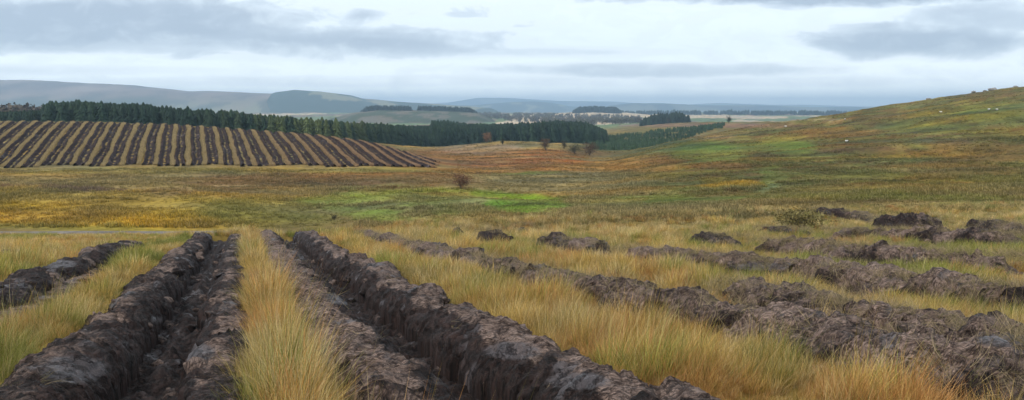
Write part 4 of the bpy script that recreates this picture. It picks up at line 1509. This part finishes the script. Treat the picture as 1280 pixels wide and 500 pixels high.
bush('small_tree', 911, 154, 5.6, 7.2, (0.026, 0.042, 0.024), 'lone dark tree standing on the pinkish skyline field', 'tree', 8, 0.2, y_at=700)
bush('small_tree', 835, 154, 5.0, 6.0, (0.06, 0.055, 0.035), 'low brown tree at the end of the dark conifer belt', 'tree', 12, 0.2, y_at=880)
bush('rush_clump', 1000, 291, 2.6, 1.3, (0.16, 0.13, 0.045), 'olive-brown rush clump between far peat lumps', 'rushes', 9)
bush('bush', 418, 275, 0.6, 0.5, (0.04, 0.035, 0.02), 'small dark gorse bush at the edge of the green grass', 'bush', 10)


# ------------------------------------------------------------------ sheep
def sheep(u, v, heading, label, scale=1.0, grazing=True):
    import bmesh
    x, y, z = hit(u, v, 60)
    root = bpy.data.objects.new('sheep', None)
    root.location = (x, y, z + 0.12)
    root.rotation_euler = (0, 0, heading)
    root.scale = (scale,) * 3
    C.objects.link(root)
    tag(root, label, 'sheep', 'sheep grazing on the right hill')
    # body: rings along x, deep chest, rump, four legs
    prof = [(-0.58, 0.05, 0.72), (-0.54, 0.20, 0.70), (-0.38, 0.29, 0.68), (-0.10, 0.31, 0.66), (0.18, 0.31, 0.66), (0.40, 0.27, 0.68), (0.54, 0.20, 0.72), (0.62, 0.15, 0.78), (0.70, 0.11, 0.82 if not grazing else 0.66)]
    V, Q = [], []
    ns = 12
    for (px, rad, pz) in prof:
        for k in range(ns):
            a = 2 * math.pi * k / ns
            wob = 1 + 0.06 * math.sin(5 * a + px * 20)
            V.append((px, math.cos(a) * rad * 0.88 * wob, pz + math.sin(a) * rad * wob))
    Q = [tuple(q) for q in grid_faces(len(prof), ns, True)]
    mesh_obj('body', np.array(V), [np.array(Q)], M_wool, parent=root)
    V, Q = [], []
    tip = (0.98, 0, 0.30) if grazing else (1.02, 0, 0.92)
    nk = (0.66, 0, 0.68) if grazing else (0.66, 0, 0.84)
    midp = tuple(nk[i] * 0.45 + tip[i] * 0.55 for i in range(3))
    branch_mesh(V, Q, nk, midp, 0.10, 0.115, 8)
    branch_mesh(V, Q, midp, tip, 0.115, 0.06, 8)
    for s in (-1, 1):
        branch_mesh(V, Q, (midp[0], s * 0.08, midp[2] + 0.04), (midp[0] - 0.05, s * 0.22, midp[2] + 0.05), 0.04, 0.015, 5)
    mesh_obj('head', np.array(V), np.array(Q), M_face, parent=root)
    for lx in (-0.40, 0.38):
        for s in (-1, 1):
            V, Q = [], []
            branch_mesh(V, Q, (lx, s * 0.16, 0.55), (lx + (-0.05 if lx < 0 else 0.02), s * 0.15, 0.28), 0.075, 0.045, 6)
            branch_mesh(V, Q, (lx + (-0.05 if lx < 0 else 0.02), s * 0.15, 0.28), (lx, s * 0.15, -0.15), 0.042, 0.035, 6)
            mesh_obj('leg', np.array(V), np.array(Q), M_face, parent=root)


sheep(1058, 179, 0.3, 'white sheep lowest on the hill, in brown bracken', 0.62)
sheep(1176, 142, 2.8, 'white sheep grazing alone just under the hill skyline', 0.62)
sheep(1236, 139, 0.2, 'white sheep, inner one of the pair high on the green slope', 0.62)
sheep(1246, 139, 3.3, 'white sheep, outer one of the pair high on the green slope', 0.62)
sheep(1056, 151, 0.8, 'white sheep on the reddish shoulder of the hill', 0.62)
sheep(982, 160, 2.6, 'white sheep on the brown shoulder near the lone dark tree', 0.62)


# ------------------------------------------------------------------ boulders on the hill skyline
def boulder(u, size, seed, label):
    tx = float(ray(u, 130)[0])
    ys = np.linspace(200, 500, 200)
    el = (land(tx * ys, ys) - EYE) / ys
    k = int(np.argmax(el))
    y = ys[k] - 2
    x = tx * y
    z = float(land(np.array([x]), np.array([y]))[0])
    me = clod_meshes[seed % 9].copy()
    me.materials.clear()
    me.materials.append(M_stone)
    o = bpy.data.objects.new('boulder', me)
    o.location = (x, y, z + size * 0.2)
    o.scale = (size, size * 0.8, size * 0.75)
    o.rotation_euler = (0, 0, seed * 1.3)
    C.objects.link(o)
    tag(o, label, 'boulder', 'boulders along the hill skyline')


for k, (u, s, lab) in enumerate([(1160, 1.1, 'small grey boulder lowest along the hill skyline'), (1216, 1.5, 'grey boulder in the middle of the hill skyline'),
                                 (1239, 2.0, 'largest grey boulder on the hill skyline'), (1230, 1.0, 'small boulder touching the largest one on the skyline'),
                                 (1268, 1.3, 'grey boulder highest on the hill skyline at the right edge')]):
    boulder(u, s, k + 2, lab)


# ------------------------------------------------------------------ the air
def build_haze():
    tops = [max((o.matrix_world @ Vector(c)).z for c in o.bound_box) for o in C.objects if o.name.startswith('hill') and o.type == 'MESH']
    x, y0, y1, z0, z1 = 18600.0, -40.0, 14500.0, -140.0, max(tops + [60.0]) + 15.0
    V = [(-x, y0, z0), (x, y0, z0), (x, y1, z0), (-x, y1, z0), (-x, y0, z1), (x, y0, z1), (x, y1, z1), (-x, y1, z1)]
    Fq = [(3, 2, 1, 0), (4, 5, 6, 7), (0, 1, 5, 4), (1, 2, 6, 5), (2, 3, 7, 6), (3, 0, 4, 7)]
    m = bpy.data.materials.new('haze')
    m.use_nodes = True
    w = NT(m.node_tree)
    w.n.clear()
    out = w.node('ShaderNodeOutputMaterial')
    pv = w.node('ShaderNodeVolumePrincipled')
    pv.inputs['Color'].default_value = (0.56, 0.78, 1.0, 1)
    pv.inputs['Density'].default_value = 0.00018
    pv.inputs['Anisotropy'].default_value = 0.2
    w.l.new(pv.outputs[0], out.inputs['Volume'])
    o = mesh_obj('haze', np.array(V), np.array(Fq), m, smooth=False)
    tag(o, 'thin blue haze filling the air of the valley', kind='stuff')


build_haze()
